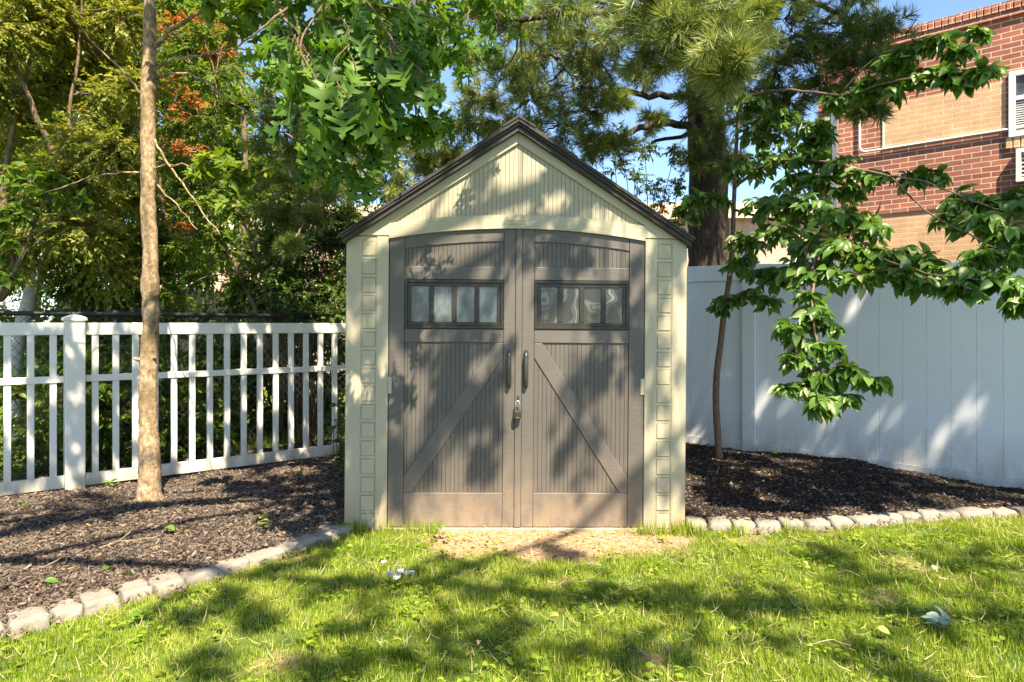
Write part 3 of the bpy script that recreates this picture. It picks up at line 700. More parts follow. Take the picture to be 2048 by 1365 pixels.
def grass():
    R = np.random.RandomState(9); parts = []
    def field(x0, x1, y0, y1, dens, h0, wd, seed, far=False):
        n = int((x1-x0)*(y1-y0)*dens); x = x0+R.rand(n)*(x1-x0); y = y0+R.rand(n)*(y1-y0)
        k = ~inpoly(x, y, bedL) & ~inpoly(x, y, bedR) & ~inpoly(x, y, shedpoly)
        if not far: k &= (np.abs(x) < y*.80+.5) & (y > 1.9)
        cl = vnoise(x, y, .055, seed)*.55+vnoise(x, y, .22, seed+1)*.45
        k &= R.rand(n) < np.clip(-.25+2.2*cl, .10, 1)
        if not far: k &= R.rand(n) > dirt(x, y)*.955
        x, y, cl = x[k], y[k], cl[k]; n = len(x)
        a = vnoise(x, y, .10, seed+2)*20+R.randn(n)*1.2; lean = .35+1.7*R.rand(n)**1.6
        D = np.stack([np.cos(a)*lean, np.sin(a)*lean, np.ones(n)], -1)
        N = np.stack([np.cos(a), np.sin(a), -lean], -1)*-1+R.randn(n, 3)*.35
        h = h0*(.35+.85*R.rand(n))*(.35+1.25*cl)
        v = np.clip(.10+.50*vnoise(x, y, .6, seed+4)+.38*vnoise(x, y, .13, seed+5)+.15*R.randn(n), 0, .92); v[R.rand(n) < .05] = 1
        parts.append(scatter(T_BLADE, np.stack([x, y, gz(x, y)-.004], -1), D, N, h, v, wd/h*(.7+.6*R.rand(n))))
    field(-3.4, 4.2, 1.9, 4.75, 24000, .038, .0033, 31)
    n = 9000; x = -3+6.6*R.rand(n); y = 2.0+2.7*R.rand(n); k = ~inpoly(x, y, bedL) & ~inpoly(x, y, bedR) & ~inpoly(x, y, shedpoly); x, y = x[k], y[k]; n = len(x)   # thatch lying flat
    a = R.rand(n)*6.283; parts.append(scatter(T_BLADE, np.stack([x, y, gz(x, y)+.006+.022*R.rand(n)], -1), np.stack([np.cos(a), np.sin(a), .15*R.randn(n)], -1), np.stack([.3*R.randn(n), .3*R.randn(n), np.ones(n)], -1), .03+.05*R.rand(n), np.where(R.rand(n) < .6, 1., .93), np.full(n, .055)))
    for i in range(230):       # clover and broad leaved patches
        cx, cy = -3+6.6*R.rand(), 2.1+2.2*R.rand()
        if inpoly(np.array([cx]), np.array([cy]), bedL)[0] or inpoly(np.array([cx]), np.array([cy]), bedR)[0] or cy > 4.05: continue
        n = 10; x = cx+R.randn(n)*.04; y = cy+R.randn(n)*.04; a = R.rand(n)*6.283
        parts.append(scatter(T_OVATE, np.stack([x, y, gz(x, y)+.02+.015*R.rand(n)], -1), np.stack([np.cos(a), np.sin(a), .2+.3*R.rand(n)], -1), np.stack([.3*R.randn(n), .3*R.randn(n), np.ones(n)], -1), .018+.016*R.rand(n), .2+.4*R.rand(n), np.full(n, 1.3)))
    V, T, A = join(parts)
    tag(link('lawn_grass', npmesh('grass', V, T, A), M['grass']), 'bright green mown grass of the front lawn', 'grass', kind='stuff')
    parts.clear()
    field(-14, 1, 6.6, 17, 420, .10, .012, 41, True)
    V, T, A = join(parts)
    tag(link('back_grass', npmesh('grass', V, T, A), M['grass']), 'sunlit grass of the yard beyond the picket fence', 'grass', kind='stuff')
    # longer weeds along the shed base
    parts.clear(); n = 900; cx = np.concatenate([R.choice([-1.0, -.93, -.62, .80, .88, 1.0, 1.1, 1.06, -.5, -.75, 1.35, 1.7], n)])
    x = cx+R.randn(n)*.035; y = np.where(x < 1.1, 4.14, 4.1)+R.randn(n)*.025; a = R.rand(n)*6.283; le = .2+.8*R.rand(n)
    D = np.stack([np.cos(a)*le, np.sin(a)*le, np.ones(n)], -1); N = np.stack([-np.cos(a), -np.sin(a), le], -1); h = .05+.07*R.rand(n)
    parts.append(scatter(T_BLADE, np.stack([x, y, gz(x, y)-.004], -1), D, N, h, np.clip(.5+.25*R.randn(n), 0, 1), .0045/h))
    V, T, A = join(parts)
    tag(link('tall_grass', npmesh('grass', V, T, A), M['grass']), 'longer uncut grass tufts along the foot of the shed', 'grass', kind='stuff')
grass()
# ------------------------------------------------------------------ buildings
fd = np.array((-.733, .679)); fo = np.array((6.2, 8.3))
fa = math.atan2(-fd[1], -fd[0])       # local +x runs to the right along the facade, local -y faces the yard
bl = empty('brick_building', (fo[0], fo[1], 0), (0, 0, fa)); tag(bl, 'two storey red brick building with buff brick panels behind the white privacy fence', 'building')
# local x: 0 at px 2048, negative to the left; left end at px ~1632
def fx(px):   # local x of a facade point seen at px
    k = (px-1024)/F; t = (fo[0]-k*fo[1])/(k*fd[1]-fd[0]); return -t
def fz(px, py):
    t = -fx(px); return EYE+(HOR-py)/F*(fo[1]+fd[1]*t)
xl = fx(1636); zt = 5.05
m = MB(); m.box(xl, 3.2, 0, 6, -.1, zt); m.build('wall', M['brick'], bl)
m = MB(); m.box(xl-.03, 3.2, -.035, 6, zt+.001, zt+.07); m.build('ledge', M['brick'], bl)
m = MB(); x = xl-.04
while x < 3.2: m.box(x, x+.066, -.05, .35, zt+.0715, zt+.19, .006); x += .076
m.build('coping', M['brick'], bl)
def pan(name, mat, x0, x1, z0, z1, d=-.003, y1=.02): 
    m = MB(); m.box(x0, x1, d, y1, z0, z1); return m.build(name, mat, bl)
pan('buff_panel', M['brickcream'], fx(1768), fx(2012), fz(1768, 298), 4.28, -.012)
pan('buff_panel', M['brickcream'], fx(1745), 3.2, .4, fz(1850, 421), -.012)
pan('band_course', M['brick'], fx(1745), 3.2, fz(1850, 421)+.001, fz(1850, 421)+.07, -.03)
m = MB(); m.box(fx(1766), fx(1766)+.02, -.016, .0, fz(1768, 298), 4.28); m.build('panel_edge', M['white'], bl)
wx0, wx1 = fx(2018), fx(2018)+1.0; wz0, wz1 = 3.56, 4.36
m = MB()
for a, b, c, d in ((wx0, wx1, wz1-.06, wz1), (wx0, wx1, wz0, wz0+.06), (wx0, wx0+.07, wz0+.06, wz1-.06), (wx1-.07, wx1, wz0+.06, wz1-.06), (wx0+.07, wx1-.07, 4.0, 4.05)):
    m.box(a, b, -.05, .02, c, d, .004)
wn = m.build('window', M['white'], bl); m = MB(); m.box(wx0+.07, wx1-.07, -.02, -.01, wz0+.06, wz1-.06); m.build('pane', M['glass'], wn)
m = MB(); z = wz0+.07
while z < 3.98: m.box(wx0+.075, wx1-.075, -.032, -.024, z, z+.012); z += .028
m.build('blind', M['white'], wn)
m = MB(); x = wx0-.03
while x < wx1+.03: m.box(x, x+.066, -.035, 0, wz0-.13, wz0-.002, .005); x += .076
m.build('sill', M['brickcream'], bl)
m = MB(); ax = fx(2034); az = 3.0
m.box(ax, ax+.6, -.10, 0, az, az+.05); m.box(ax, ax+.6, -.10, 0, az+.35, az+.40); m.box(ax, ax+.05, -.10, 0, az+.05, az+.35); m.box(ax+.55, ax+.6, -.10, 0, az+.05, az+.35)
for k in range(6): m.box(ax+.05, ax+.55, -.07, -.06, az+.07+k*.05, az+.085+k*.05)
m.build('wall_vent', M['white'], bl)
m = MB(); x = fx(1672); m.box(x-.04, x+.04, -.09, -.01, .2, 4.6); m.build('downspout', M['steel'], bl)
m = MB(); xa = fx(1721); zc = fz(1770, 299); m.tube([(xa, -.03, 4.3), (xa, -.03, zc+.08), (xa+.02, -.03, zc+.02), (xa+.08, -.03, zc), (3.1, -.03, zc)], .014, 8); m.build('conduit', M['white'], bl, True)
# unseen low wing, added out of frame at right to shade the lower corner
m = MB(); m.box(fx(2120), fx(2120)+2.2, -1.9, -.001, -.1, 3.5); m.build('shade_wing', M['brick'], bl)

b2 = empty('brick_house', (-14, 24, 0), (0, 0, rad(4))); tag(b2, 'pale sunlit brick house glimpsed through the trees left of the shed', 'building')
m = MB(); m.box(1, 9.5, 0, 7, 0, 4.6); m.build('wall', M['brickpink'], b2)
m = MB(); m.add([(.6, -.4, 4.6), (9.9, -.4, 4.6), (9.9, 7.4, 4.6), (.6, 7.4, 4.6), (.6, 3.5, 6.2), (9.9, 3.5, 6.2)], [(0, 1, 5, 4), (2, 3, 4, 5), (0, 4, 3), (1, 2, 5), (0, 3, 2, 1)]); m.build('roof', M['fencewood'], b2)
for x in (2.0, 4.4, 7.2):
    m = MB(); m.box(x, x+1.1, -.05, .02, 1.2, 2.7); w_ = m.build('window', M['white'], b2); m = MB(); m.box(x+.1, x+1.0, -.06, -.052, 1.3, 2.6); m.build('pane', M['glass'], w_)
b3 = empty('distant_house', (6.2, 27, 0), (0, 0, rad(-6))); tag(b3, 'pale brick house with a low roof seen far behind the shed and pine trunk', 'building')
m = MB(); m.box(-2.6, 7, 0, 7, 0, 5.4); m.build('wall', M['brickpink'], b3)
m = MB(); m.add([(-2.9, -.4, 5.4), (7.4, -.4, 5.4), (7.4, 7.4, 5.4), (-2.9, 7.4, 5.4), (-1, 3.5, 6.7), (5.4, 3.5, 6.7)], [(0, 1, 5, 4), (2, 3, 4, 5), (0, 4, 3), (1, 2, 5), (0, 3, 2, 1)]); m.build('roof', M['brickcream'], b3)
for x in (-.5, 2.2, 4.8):
    m = MB(); m.box(x, x+1.1, -.05, .02, 2.9, 4.3); w_ = m.build('window', M['white'], b3); m = MB(); m.box(x+.1, x+1.0, -.06, -.052, 3.0, 4.2); m.build('pane', M['glass'], w_)

# stockade fence
sf = empty('stockade_fence', (-8.4, 12.6, 0), (0, 0, rad(6))); tag(sf, 'weathered wooden stockade fence in the yard beyond the chain link', 'fence')
R0 = random.Random(4); m = MB(); x = 0
while x < 6.6:
    h = 1.93+R0.random()*.06; m.prism([(x, 0), (x+.062, 0), (x+.062, h-.08), (x+.031, h), (x, h-.08)], 0, .02); x += .07
m.build('boards', M['fencewood'], sf)
for z in (.4, 1.5): m = MB(); m.box(0, 6.6, .0205, .07, z, z+.08); m.build('rail', M['fencewood'], sf)

# leaning white pipe / pale trunk in the neighbour yard
pt = Tree('pale_leaning_trunk', (-5.3, 7.3, 0), 'pale leaning tree trunk beyond the picket fence at the far left', 'tree', None, 3)
pt.limb([(-5.3, 7.3, 0), P(30, 720, 7.3), P(58, 600, 7.3), P(95, 440, 7.3), P(150, 250, 7.4)], .085, .05, 12)
for i in range(4): pt.cluster(P(110+i*25, 330-i*50, 7.3), .4, 18, 9, .05, 'small', T_SMALL, P(95, 440, 7.3), vm=.5)
pt.done(M['pale'], M)

# ------------------------------------------------------------------ trees
U = random.Random(12)
def J(a): return (U.random()-.5)*2*a
SV = np.array(SUN)
LIMBS = {}
def over(t, p, z, r, nt, nl=5, ll=.15, key='oak', tm=T_OAK, root=None):
    p = np.array(p, float); c = p+SV*((z-p[2])/SV[2])
    k_ = (c[1]-4.62)/SV[1]; w_ = c-SV*k_
    if abs(w_[0]+2.45) < .24 and w_[2] > .25 and U.random() < .8: return
    root = min(LIMBS[t.root.name], key=lambda e: np.linalg.norm(e-c)) if t.root.name in LIMBS else root; t.cluster(c, (r, r, r*.35), nt, nl, ll, key, tm, root, vm=.5, rl=.018, tw=.003, inner=.6)
# -- left young tree with tan bark
b = G(300, 1022); yt = Tree('young_shade_tree', b, 'young tree with mottled tan bark standing in the left mulch bed', 'tree', None, 5)
Y = b[1]
tp = [(300,1030),(298,985),(300,930),(297,860),(296,790),(298,720),(302,640),(300,580),(301,500),(296,420),(297,330),(296,250),(298,160),(300,70),(299,-60),(303,-260),(300,-520)]
tr = [.135,.092,.072,.068,.064,.062,.060,.060,.055,.054,.052,.054,.050,.045,.043,.036,.022]
q = catmull([P(x, y, Y) for x, y in tp], 4); rr = np.interp(np.linspace(0, len(tr)-1, len(q)), range(len(tr)), tr)
yt.bark.tube(q, [r*.92*(1+.10*J(1)) for r in rr], 14, True, .07, yt.py)
for k in range(5):
    a = k*1.25; c = P(300, 1020, Y); yt.limb([c+np.array((0, 0, .07)), c+np.array((math.cos(a)*.07, math.sin(a)*.07, .02)), c+np.array((math.cos(a)*.13, math.sin(a)*.13, -.02))], .04, .012, 6)
for (x, y, dx) in ((318, 590, .03), (278, 718, -.035), (312, 716, .03), (290, 875, -.02)):
    p = P(x-8*np.sign(dx), y, Y); yt.limb([p, p+np.array((dx*.6, -.02, -.005)), p+np.array((dx*1.3, -.03, .006))], .018, .010, 7)
for pts, r in (([(305,95),(345,60),(400,20),(450,-60)], .020), ([(312,130),(350,120),(430,104),(480,98),(560,104)], .009), ([(430,104),(470,140),(520,170),(560,200)], .006),
               ([(312,158),(350,146),(400,158),(470,210),(530,245),(585,275)], .009), ([(300,335),(350,331),(352,330)], .005), ([(290,345),(240,345),(170,360),(90,385)], .008),
               ([(310,280),(345,340),(390,400),(440,470)], .008), ([(290,200),(250,150),(190,90),(140,30)], .009), ([(315,370),(360,420),(395,460)], .006)):
    yt.limb([P(x, y, Y-.1*i) for i, (x, y) in enumerate(pts)], r, r*.4, 6, 5, .1, .02, True)
for (x, y, d, rr_, n) in ((440,-10,4.2,.20,7),(520,20,4.0,.22,8),(470,60,4.0,.12,4),(350,-20,4.4,.2,6),(430,320,3.9,.13,7),(480,345,3.8,.12,7),(535,335,3.8,.10,5),(470,385,3.8,.08,3),(400,345,3.9,.10,4),(560,150,4.1,.15,5)):
    yt.cluster(P(x, y, d), (rr_, rr_, rr_*.55), n, 5, .105, 'maple', T_MAPLE, P(x-60, y-10, d+.15) if x < 500 else P(x-40, y+10, d+.1), vm=.62, rl=.005)
for i in range(26):     # crown above the frame
    c = np.array((-2.4+J(1.2), 4.4+J(1.1), 4.6+U.random()*2.3)); yt.cluster(c, .5, 14, 7, .11, 'maple', T_MAPLE, P(300, -300, Y), vm=.5, rl=.014)
LIMBS[yt.root.name] = [p for p in q if p[2] > 3.0]
for i in range(105):  # off-frame leaves added toward the sun to dapple the picket fence
    t_ = -1.6+4.2*U.random(); p_ = lf(t_); over(yt, (p_[0], p_[1], .1+1.2*U.random()), 3.9+1.3*U.random(), .14, 5, 4, .10, 'maple', T_MAPLE)
for i in range(3):
    over(yt, (b[0]+J(.06), b[1], .1+2.2*U.random()), 4.0+1.2*U.random(), .10, 5, 4, .10, 'maple', T_MAPLE)
yt.done(M['tan'], M)

def J2(a): return (U.random()-.5)*2*a
# -- overhead oak: trunk just outside the frame, limbs hang into the top of the picture
oak = Tree('oak_tree', (-3.3, -1.0, 0), 'large oak with lobed bright green leaves hanging over the shed roof from above', 'tree', None, 7)
oak.limb([(-3.3, -1, -.1), (-3.25, -.95, 2), (-3.1, -.8, 4), (-2.8, -.5, 6), (-2.5, -.2, 8)], .24, .10, 14, 5, .08)
hub = np.array((-2.95, -.65, 5.0))
arm = oak.limb([(-3.12, -.8, 3.8), (-2.5, .6, 4.6), (-1.7, 1.8, 4.1), (-1.3, 2.6, 3.2), P(690, -60, 3.0)], .07, .014, 9, 6, .06)
oak.limb([(-3.0, -.7, 4.6), (-1.2, 0.2, 6.2), (.8, 1.0, 6.8), (2.6, 1.6, 6.6)], .09, .03, 9, 6, .06)
oak.limb([(-2.9, -.6, 5.3), (-2.0, 2.0, 6.6), (-1.0, 3.4, 7.0)], .07, .02, 9, 6, .06)
for path in ([(690,-60),(640,20),(600,90),(640,170)], [(690,-60),(740,10),(790,90),(850,150)], [(640,60),(700,120),(730,190),(750,270)], [(740,10),(850,30),(930,60)], [(560,20),(600,100),(610,160)], [(600,0),(520,60),(470,100)]):
    oak.limb([P(x, y, 3.0-.08*i) for i, (x, y) in enumerate(path)], .007, .003, 5, 5, 0, .01, True)
for (x, y, d, r, n, ll) in ((560,40,3.1,.16,9,.13),(600,100,2.9,.16,9,.13),(650,40,3.0,.20,12,.13),(620,170,2.8,.14,7,.15),(700,110,2.7,.17,10,.15),(680,190,2.7,.13,7,.15),
                            (740,40,3.0,.20,12,.13),(780,120,2.9,.17,10,.14),(760,200,2.8,.14,8,.14),(720,250,2.7,.10,5,.15),(840,170,2.8,.12,6,.14),(830,30,3.0,.17,10,.13),(880,90,3.1,.13,7,.12),
                            (940,60,3.4,.12,6,.11),(930,130,3.4,.10,5,.11),(760,290,2.7,.08,3,.15),(660,270,2.9,.10,4,.14),(840,225,2.9,.06,2,.13),(640,330,3.0,.07,3,.13),(720,345,2.8,.05,2,.14),(1000,80,3.8,.10,4,.10),(880,240,3.3,.06,3,.11)):
    oak.cluster(P(x, y, d), (r*1.25, r*1.3, r*1.1), max(2, int(n*.8)), 4, ll*.86, 'oak', T_OAK, P(x-10, y-70, d), vm=.42, vs=.5, ldroop=.55, lsp=.55, rl=.004, droop=.35, up=.6)
for i in range(44):
    x = 480+540*U.random(); y = -30+300*U.random()**1.3
    if (x > 850 and 90 < y) or (500 < x < 600 and 150 < y): continue
    d = 3.9+1.3*U.random(); oak.cluster(P(x, y, d), (.2, .25, .15), 6, 5, .125, 'oak', T_OAK, P(x-30, y-60, d), vm=.75, ldroop=.4, rl=.005, up=.7)
# unseen high crown: clusters placed sunward to dapple the shed, lawn and beds
def canopy(t, x0, x1, y0, y1, z0, z1, n, r, nt, nl, ll, tmpl, key, root, avoid=None, rl=.02):
    for i in range(n):
        c = np.array((x0+(x1-x0)*U.random(), y0+(y1-y0)*U.random(), z0+(z1-z0)*U.random()))
        t.cluster(c, (r*(.7+.6*U.random()), r*(.7+.6*U.random()), r*.5), nt, nl, ll, key, tmpl, root, vm=.5, rl=rl, tw=.003)
LIMBS[oak.root.name] = []
for path, r0 in (([(-2.9,-.6,5.6),(-1.0,-.6,6.4),(1.2,-.9,6.5),(3.4,-1.1,6.3),(5.4,-1.2,6.2)], .09), ([(-1.0,-.6,6.4),(.6,.6,6.8),(2.0,1.4,6.7),(3.6,2.4,6.9),(4.6,3.4,7.0)], .07), ([(1.2,-.9,6.5),(2.6,.2,6.8),(4.2,1.0,6.7),(5.6,1.8,6.6)], .06),
                 ([(-2.95,-.65,5.2),(-1.9,.2,6.0),(-1.2,.6,6.3),(-.4,.9,6.5)], .06), ([(.6,.6,6.8),(1.0,1.6,7.0),(1.2,2.4,7.1)], .04), ([(1.2,-.9,6.5),(1.8,-1.8,6.2),(2.6,-2.4,6.0)], .04)):
    LIMBS[oak.root.name] += oak.limb(path, r0*.6, r0*.25, 8, 6, .06)
for px, py, r in ((360,1210,.22),(470,1185,.25),(560,1150,.25),(640,1110,.2),(700,1165,.25),(860,1150,.2),(960,1165,.22),(1050,1185,.22),(1150,1170,.2),(1260,1185,.22),(1370,1200,.2),(1470,1180,.25),(1560,1205,.22),(1680,1190,.25),(1780,1130,.25),(1880,1110,.25),(1980,1090,.25),
                  (1620,1100,.2),(1930,1210,.22),(2020,1270,.22),(1830,1250,.15),(1500,1260,.18),(1350,1290,.18),(1230,1300,.15),(1090,1290,.17),(930,1270,.14),(820,1310,.15),(640,1330,.14),(700,1250,.14),(420,1330,.13),(2060,1180,.25),(1760,1330,.14),(520,1230,.15),(1130,1100,.10)):
    over(oak, G(px+J2(15), py), 5.6+U.random()*2.0, r*1.4, 7, 4, .12)
for i in range(48):   # shed front: thin, uneven shade
    over(oak, (J2(1.15), 4.2, .1+2.3*U.random()), 4.3+U.random()*2.2, .20, 6, 4, .115)
for i in range(46):   # privacy fence
    t_ = -.5+4.2*U.random(); p_ = RC+RD*t_; over(oak, (p_[0], p_[1], 1.9*U.random()), 6.2+U.random()*1.4, .30, 9, 5, .15)
for i in range(60):   # right bed
    x = 1.2+3.6*U.random(); over(oak, (x, 4.6+2.2*U.random(), .9*U.random()), 6.0+U.random()*1.6, .34, 9, 5, .15)
for i in range(8):   # left bed
    over(oak, (-1.1-2.2*U.random(), 3.9+1.8*U.random(), 0), 5.6+U.random()*1.6, .26, 7, 5, .13)
oak.done(M['brown'], M)

# -- far left: dense small leaved trees
def smalltree(name, base, label, stems, clusters, key, n, nl, ll, r, seed, bark='brown', vm=.5, tmpl=T_SMALL, group=None, rs=.035):
    t = Tree(name, base, label, 'tree', group, seed)
    ends = []
    for st in stems:
        q = t.limb([P(*p) for p in st], rs, rs*.3, 8, 5, .1, .03); ends += q[len(q)//3:]
    for c in clusters:
        p = P(*c[:3]); rr_ = c[3] if len(c) > 3 else r
        near = min(ends, key=lambda e: np.linalg.norm(e-p)) if ends else None
        t.cluster(p, (rr_, rr_, rr_*.7), n, nl, ll, key, tmpl, near, vm=vm, rl=.008, tw=.0022)
    return t
def grid(x0, x1, y0, y1, dx, dy, d0, d1, jit=.5):
    return [(x+J(dx*jit), y+J(dy*jit), d0+(d1-d0)*U.random()) for x in np.arange(x0, x1+1, dx) for y in np.arange(y0, y1+1, dy)]
GL = 'leafy trees beyond the picket fence'
t = smalltree('hornbeam_tree', (-5.6, 7.0, 0), 'dense tree with fine yellow green leaves filling the upper left corner',
    [[(-60,660,7.0),(0,600,7),(60,500,7),(120,330,7),(150,150,7),(170,-60,7)], [(0,600,7),(130,440,6.8),(260,300,6.8)], [(20,560,7),(10,330,7),(60,100,7),(40,-50,7)], [(120,330,7),(60,200,6.8),(0,60,6.8)]],
    grid(-40, 270, -40, 560, 62, 62, 6.3, 8.2), 'small', 80, 16, .058, .46, 21, vm=.66)
t.done(M['brown'], M)
t = smalltree('beech_tree', (-5.8, 10.2, 0), 'tall green tree directly behind the tan trunk reaching out of the frame',
    [[(330,700,9.5),(345,500,9.5),(360,300,9.5),(400,60,9.5),(420,-80,9.5)], [(345,500,9.5),(250,300,9.5),(200,100,9.5)]],
    grid(180, 470, -40, 520, 80, 66, 8.8, 11)+[(90+J(60), y, 10, .8) for y in range(0, 640, 80)]+[(-20, y, 10.5, .8) for y in range(0, 640, 90)], 'maple', 62, 15, .085, .6, 22, vm=.5)
t.done(M['brown'], M)
t = smalltree('spice_bush', (-3.3, 7.2, 0), 'many stemmed tall shrub arching behind the fence right of the tan trunk',
    [[(540,700,7.2),(510,620,7.2),(460,510,7.2),(400,420,7.2),(350,330,7.1)], [(560,700,7.2),(545,600,7.2),(500,470,7.2),(440,300,7.2),(430,150,7.2)], [(550,690,7.2),(530,560,7.2),(540,400,7.2)]],
    [(360,330,7.1,.35),(400,400,7.1,.3),(440,470,7.2,.3),(360,500,7.3,.3),(400,560,7.3,.25),(470,420,7.2,.3),(520,430,7.3,.35),(560,380,7.3,.3),(430,250,7.2,.35),(440,150,7.2,.35),(490,210,7.3,.25),(350,250,7.3,.3),(370,150,7.3,.35),(400,60,7.3,.35),(480,20,7.4,.25),(350,590,7,.25),(480,570,7.2,.2),(530,530,7.2,.3)],
    'maple', 40, 12, .06, .38, 23, vm=.55)
t.done(M['brown'], M)
t = smalltree('japanese_maple', (-4.4, 8.6, 0), 'small maple with orange red leaves glowing behind the tan trunk',
    [[(330,680,8.5),(330,480,8.5),(320,300,8.5),(380,120,8.5)]], [(345,40,8.4,.28),(400,50,8.4,.28),(440,60,8.4,.25),(425,100,8.4,.2),(350,170,8.6,.25),(350,235,8.4,.3),(390,200,8.4,.25),(350,455,8.3,.22),(330,490,8.3,.2),(450,90,8.4,.2),(370,290,8.3,.3)],
    'red', 34, 12, .055, .3, 24, vm=.5)
t.done(M['brown'], M)
for k, (bx_, by_, px0, px1, lab) in enumerate(((-9.5, 13.5, -60, 200, 'broad bright tree far behind at the upper left'), (-6.6, 13.5, 160, 420, 'sunny tree standing behind the stockade fence left of centre'), (-4.0, 12.5, 400, 560, 'slim light green tree beyond the stockade fence toward the shed'))):
    t = smalltree('background_tree', (bx_, by_, 0), lab, [[(px0*.5+px1*.5, 640, by_), (px0*.5+px1*.5+10, 300, by_), (px0*.5+px1*.5-20, 0, by_)]],
        [c for c in grid(px0, px1, -30, 560, 75, 75, by_-1, by_+1) if not (c[0] > 470 and c[1] < 230)], 'maple', 62, 14, .13, .75, 70+k, vm=.75, group=GL, rs=.09)
    t.done(M['brown'], M)
# near left sprays
t = Tree('black_cherry_sapling', (-4.6, 4.9, 0), 'sapling with broader leaves entering at the left edge above the fence', 'tree', None, 26)
t.limb([(-4.6, 4.9, 0), P(-60, 700, 5.2), P(-20, 620, 5.2), P(30, 540, 5.2), P(90, 400, 5.3)], .03, .008)
for (x, y, r) in ((20,480,.16),(0,430,.16),(50,430,.14),(10,550,.12),(60,360,.2),(120,370,.18),(0,330,.2),(150,400,.12)):
    t.cluster(P(x, y, 5.2), r, 10, 7, .085, 'maple', T_OVATE, P(30, 540, 5.2), vm=.35, rl=.004)
t.done(M['brown'], M)

# -- hedge and shrubs behind the shed and the picket fence
def shrub(name, base, label, key, blobs, n, nl, ll, seed, vm=.4, group=None, tmpl=T_SMALL, cat='shrub', bark='brown', stems=True):
    t = Tree(name, base, label, cat, group, seed); bb = np.array(base, float)
    for (x, y, d, r) in blobs:
        p = P(x, y, d); t.cluster(p, (r, r, r*.9), n, nl, ll, key, tmpl, (bb+np.array((J(.1), J(.1), 0))) if stems else None, vm=vm, rl=.010, tw=.002)
    return t.done(M[bark], M, 'foliage', 'stem', 'stems')
shrub('hedge_shrub', (-2.2, 7.3, 0), 'dense dark glossy shrub wedged behind the left shed wall', 'hedge',
      [(560+J(10)+k % 4*42, 430+k//4*48, 7.0+J(.3), .30) for k in range(20)]+[(J(20)+470+k%4*60, 560+k//4*50, 7.4, .3) for k in range(8)]+[(700, 420, 7.4, .35), (660, 360, 7.6, .35), (600, 380, 7.6, .3)], 80, 14, .042, 31, .4)
shrub('hedge_shrub', (-1.6, 8.6, 0), 'dark shrub rising behind the left slope of the shed roof', 'hedge',
      [(640+J(15)+k % 6*52, 250+k//6*62, 8.2+J(.5), .36) for k in range(18)], 50, 14, .045, 32, .42)
shrub('hedge_shrub', (-4.6, 8.0, 0), 'rounded green shrub beside the stockade fence beyond the chain link', 'hedge',
      [(150+J(20)+k % 5*48, 470+k//5*52, 7.8+J(.3), .32) for k in range(20)], 70, 14, .052, 33, .55)
shrub('leafy_shrub', (-5.0, 8.4, 0), 'wide waist high shrub between the chain link and the back lawn at far left', 'maple',
      [(-20+J(15)+k*52 % 420, 640+J(12)+k//8*50, 8.3+J(.3), .3) for k in range(18)], 34, 10, .07, 35, .6, None, T_OVATE)
shrub('leafy_shrub', (-3.0, 8.8, 0), 'waist high shrub beyond the chain link in line with the middle pickets', 'hedge',
      [(390+J(15)+k*48 % 300, 640+J(12)+k//6*55, 8.2+J(.3), .3) for k in range(20)], 34, 10, .065, 36, .6, None, T_OVATE)
shrub('hedge_shrub', (1.7, 8.6, 0), 'airy small leaved shrub showing sky right of the shed roof', 'hedge',
      [(1190,300,7.9,.22),(1230,330,7.9,.25),(1270,350,7.9,.25),(1310,370,7.9,.25),(1350,300,8,.2),(1290,290,8,.25),(1330,400,7.9,.25),(1240,270,8,.22),(1360,370,7.9,.18),(1300,430,7.9,.3),(1360,440,7.9,.25)], 26, 9, .05, 34, .5)
rs = 40
for (px, py, h, w_, lab) in ((20,985,.75,.35,'leafy green undergrowth at the far left behind the picket fence'),(95,975,.6,.3,'low leafy plant left of the capped fence post'),(210,950,.75,.35,'leafy plant behind the pickets just right of the capped post'),
                   (262,940,.55,.3,'bushy green plant behind the fence left of the tan trunk'),(380,905,.5,.3,'low green plant behind the fence right of the tan trunk'),(450,890,.75,.35,'leafy shrub behind the middle of the picket fence'),
                   (520,880,.7,.35,'dark leafy shrub behind the right half of the picket fence'),(590,870,.85,.35,'tall dark shrub behind the pickets near the shed'),(645,865,.9,.3,'dark shrub behind the last pickets beside the shed'),
                   (330,930,.4,.25,'small green plant at the foot of the chain link fence'),(60,900,.9,.35,'spreading bush behind the chain link at the left edge')):
    g0 = G(px, py); 
    h *= 1.35; g0 = g0+np.array((0, .45, 0)); t = Tree('undergrowth_plant', g0, lab, 'plant', 'plants growing behind the picket fence', rs); rs += 1
    nb = int(9+h*15)
    for i in range(nb):
        c = g0+np.array((J(w_), J(.3)+.1, .06+h*U.random())); t.cluster(c, .22, 12, 8, .068, 'hedge' if px > 480 else 'maple', T_OVATE if px < 480 else T_SMALL, g0, vm=.45 if px > 480 else .6, rl=.004, tw=.0018)
    t.done(M['brown'], M, 'foliage', 'stem', 'stems')

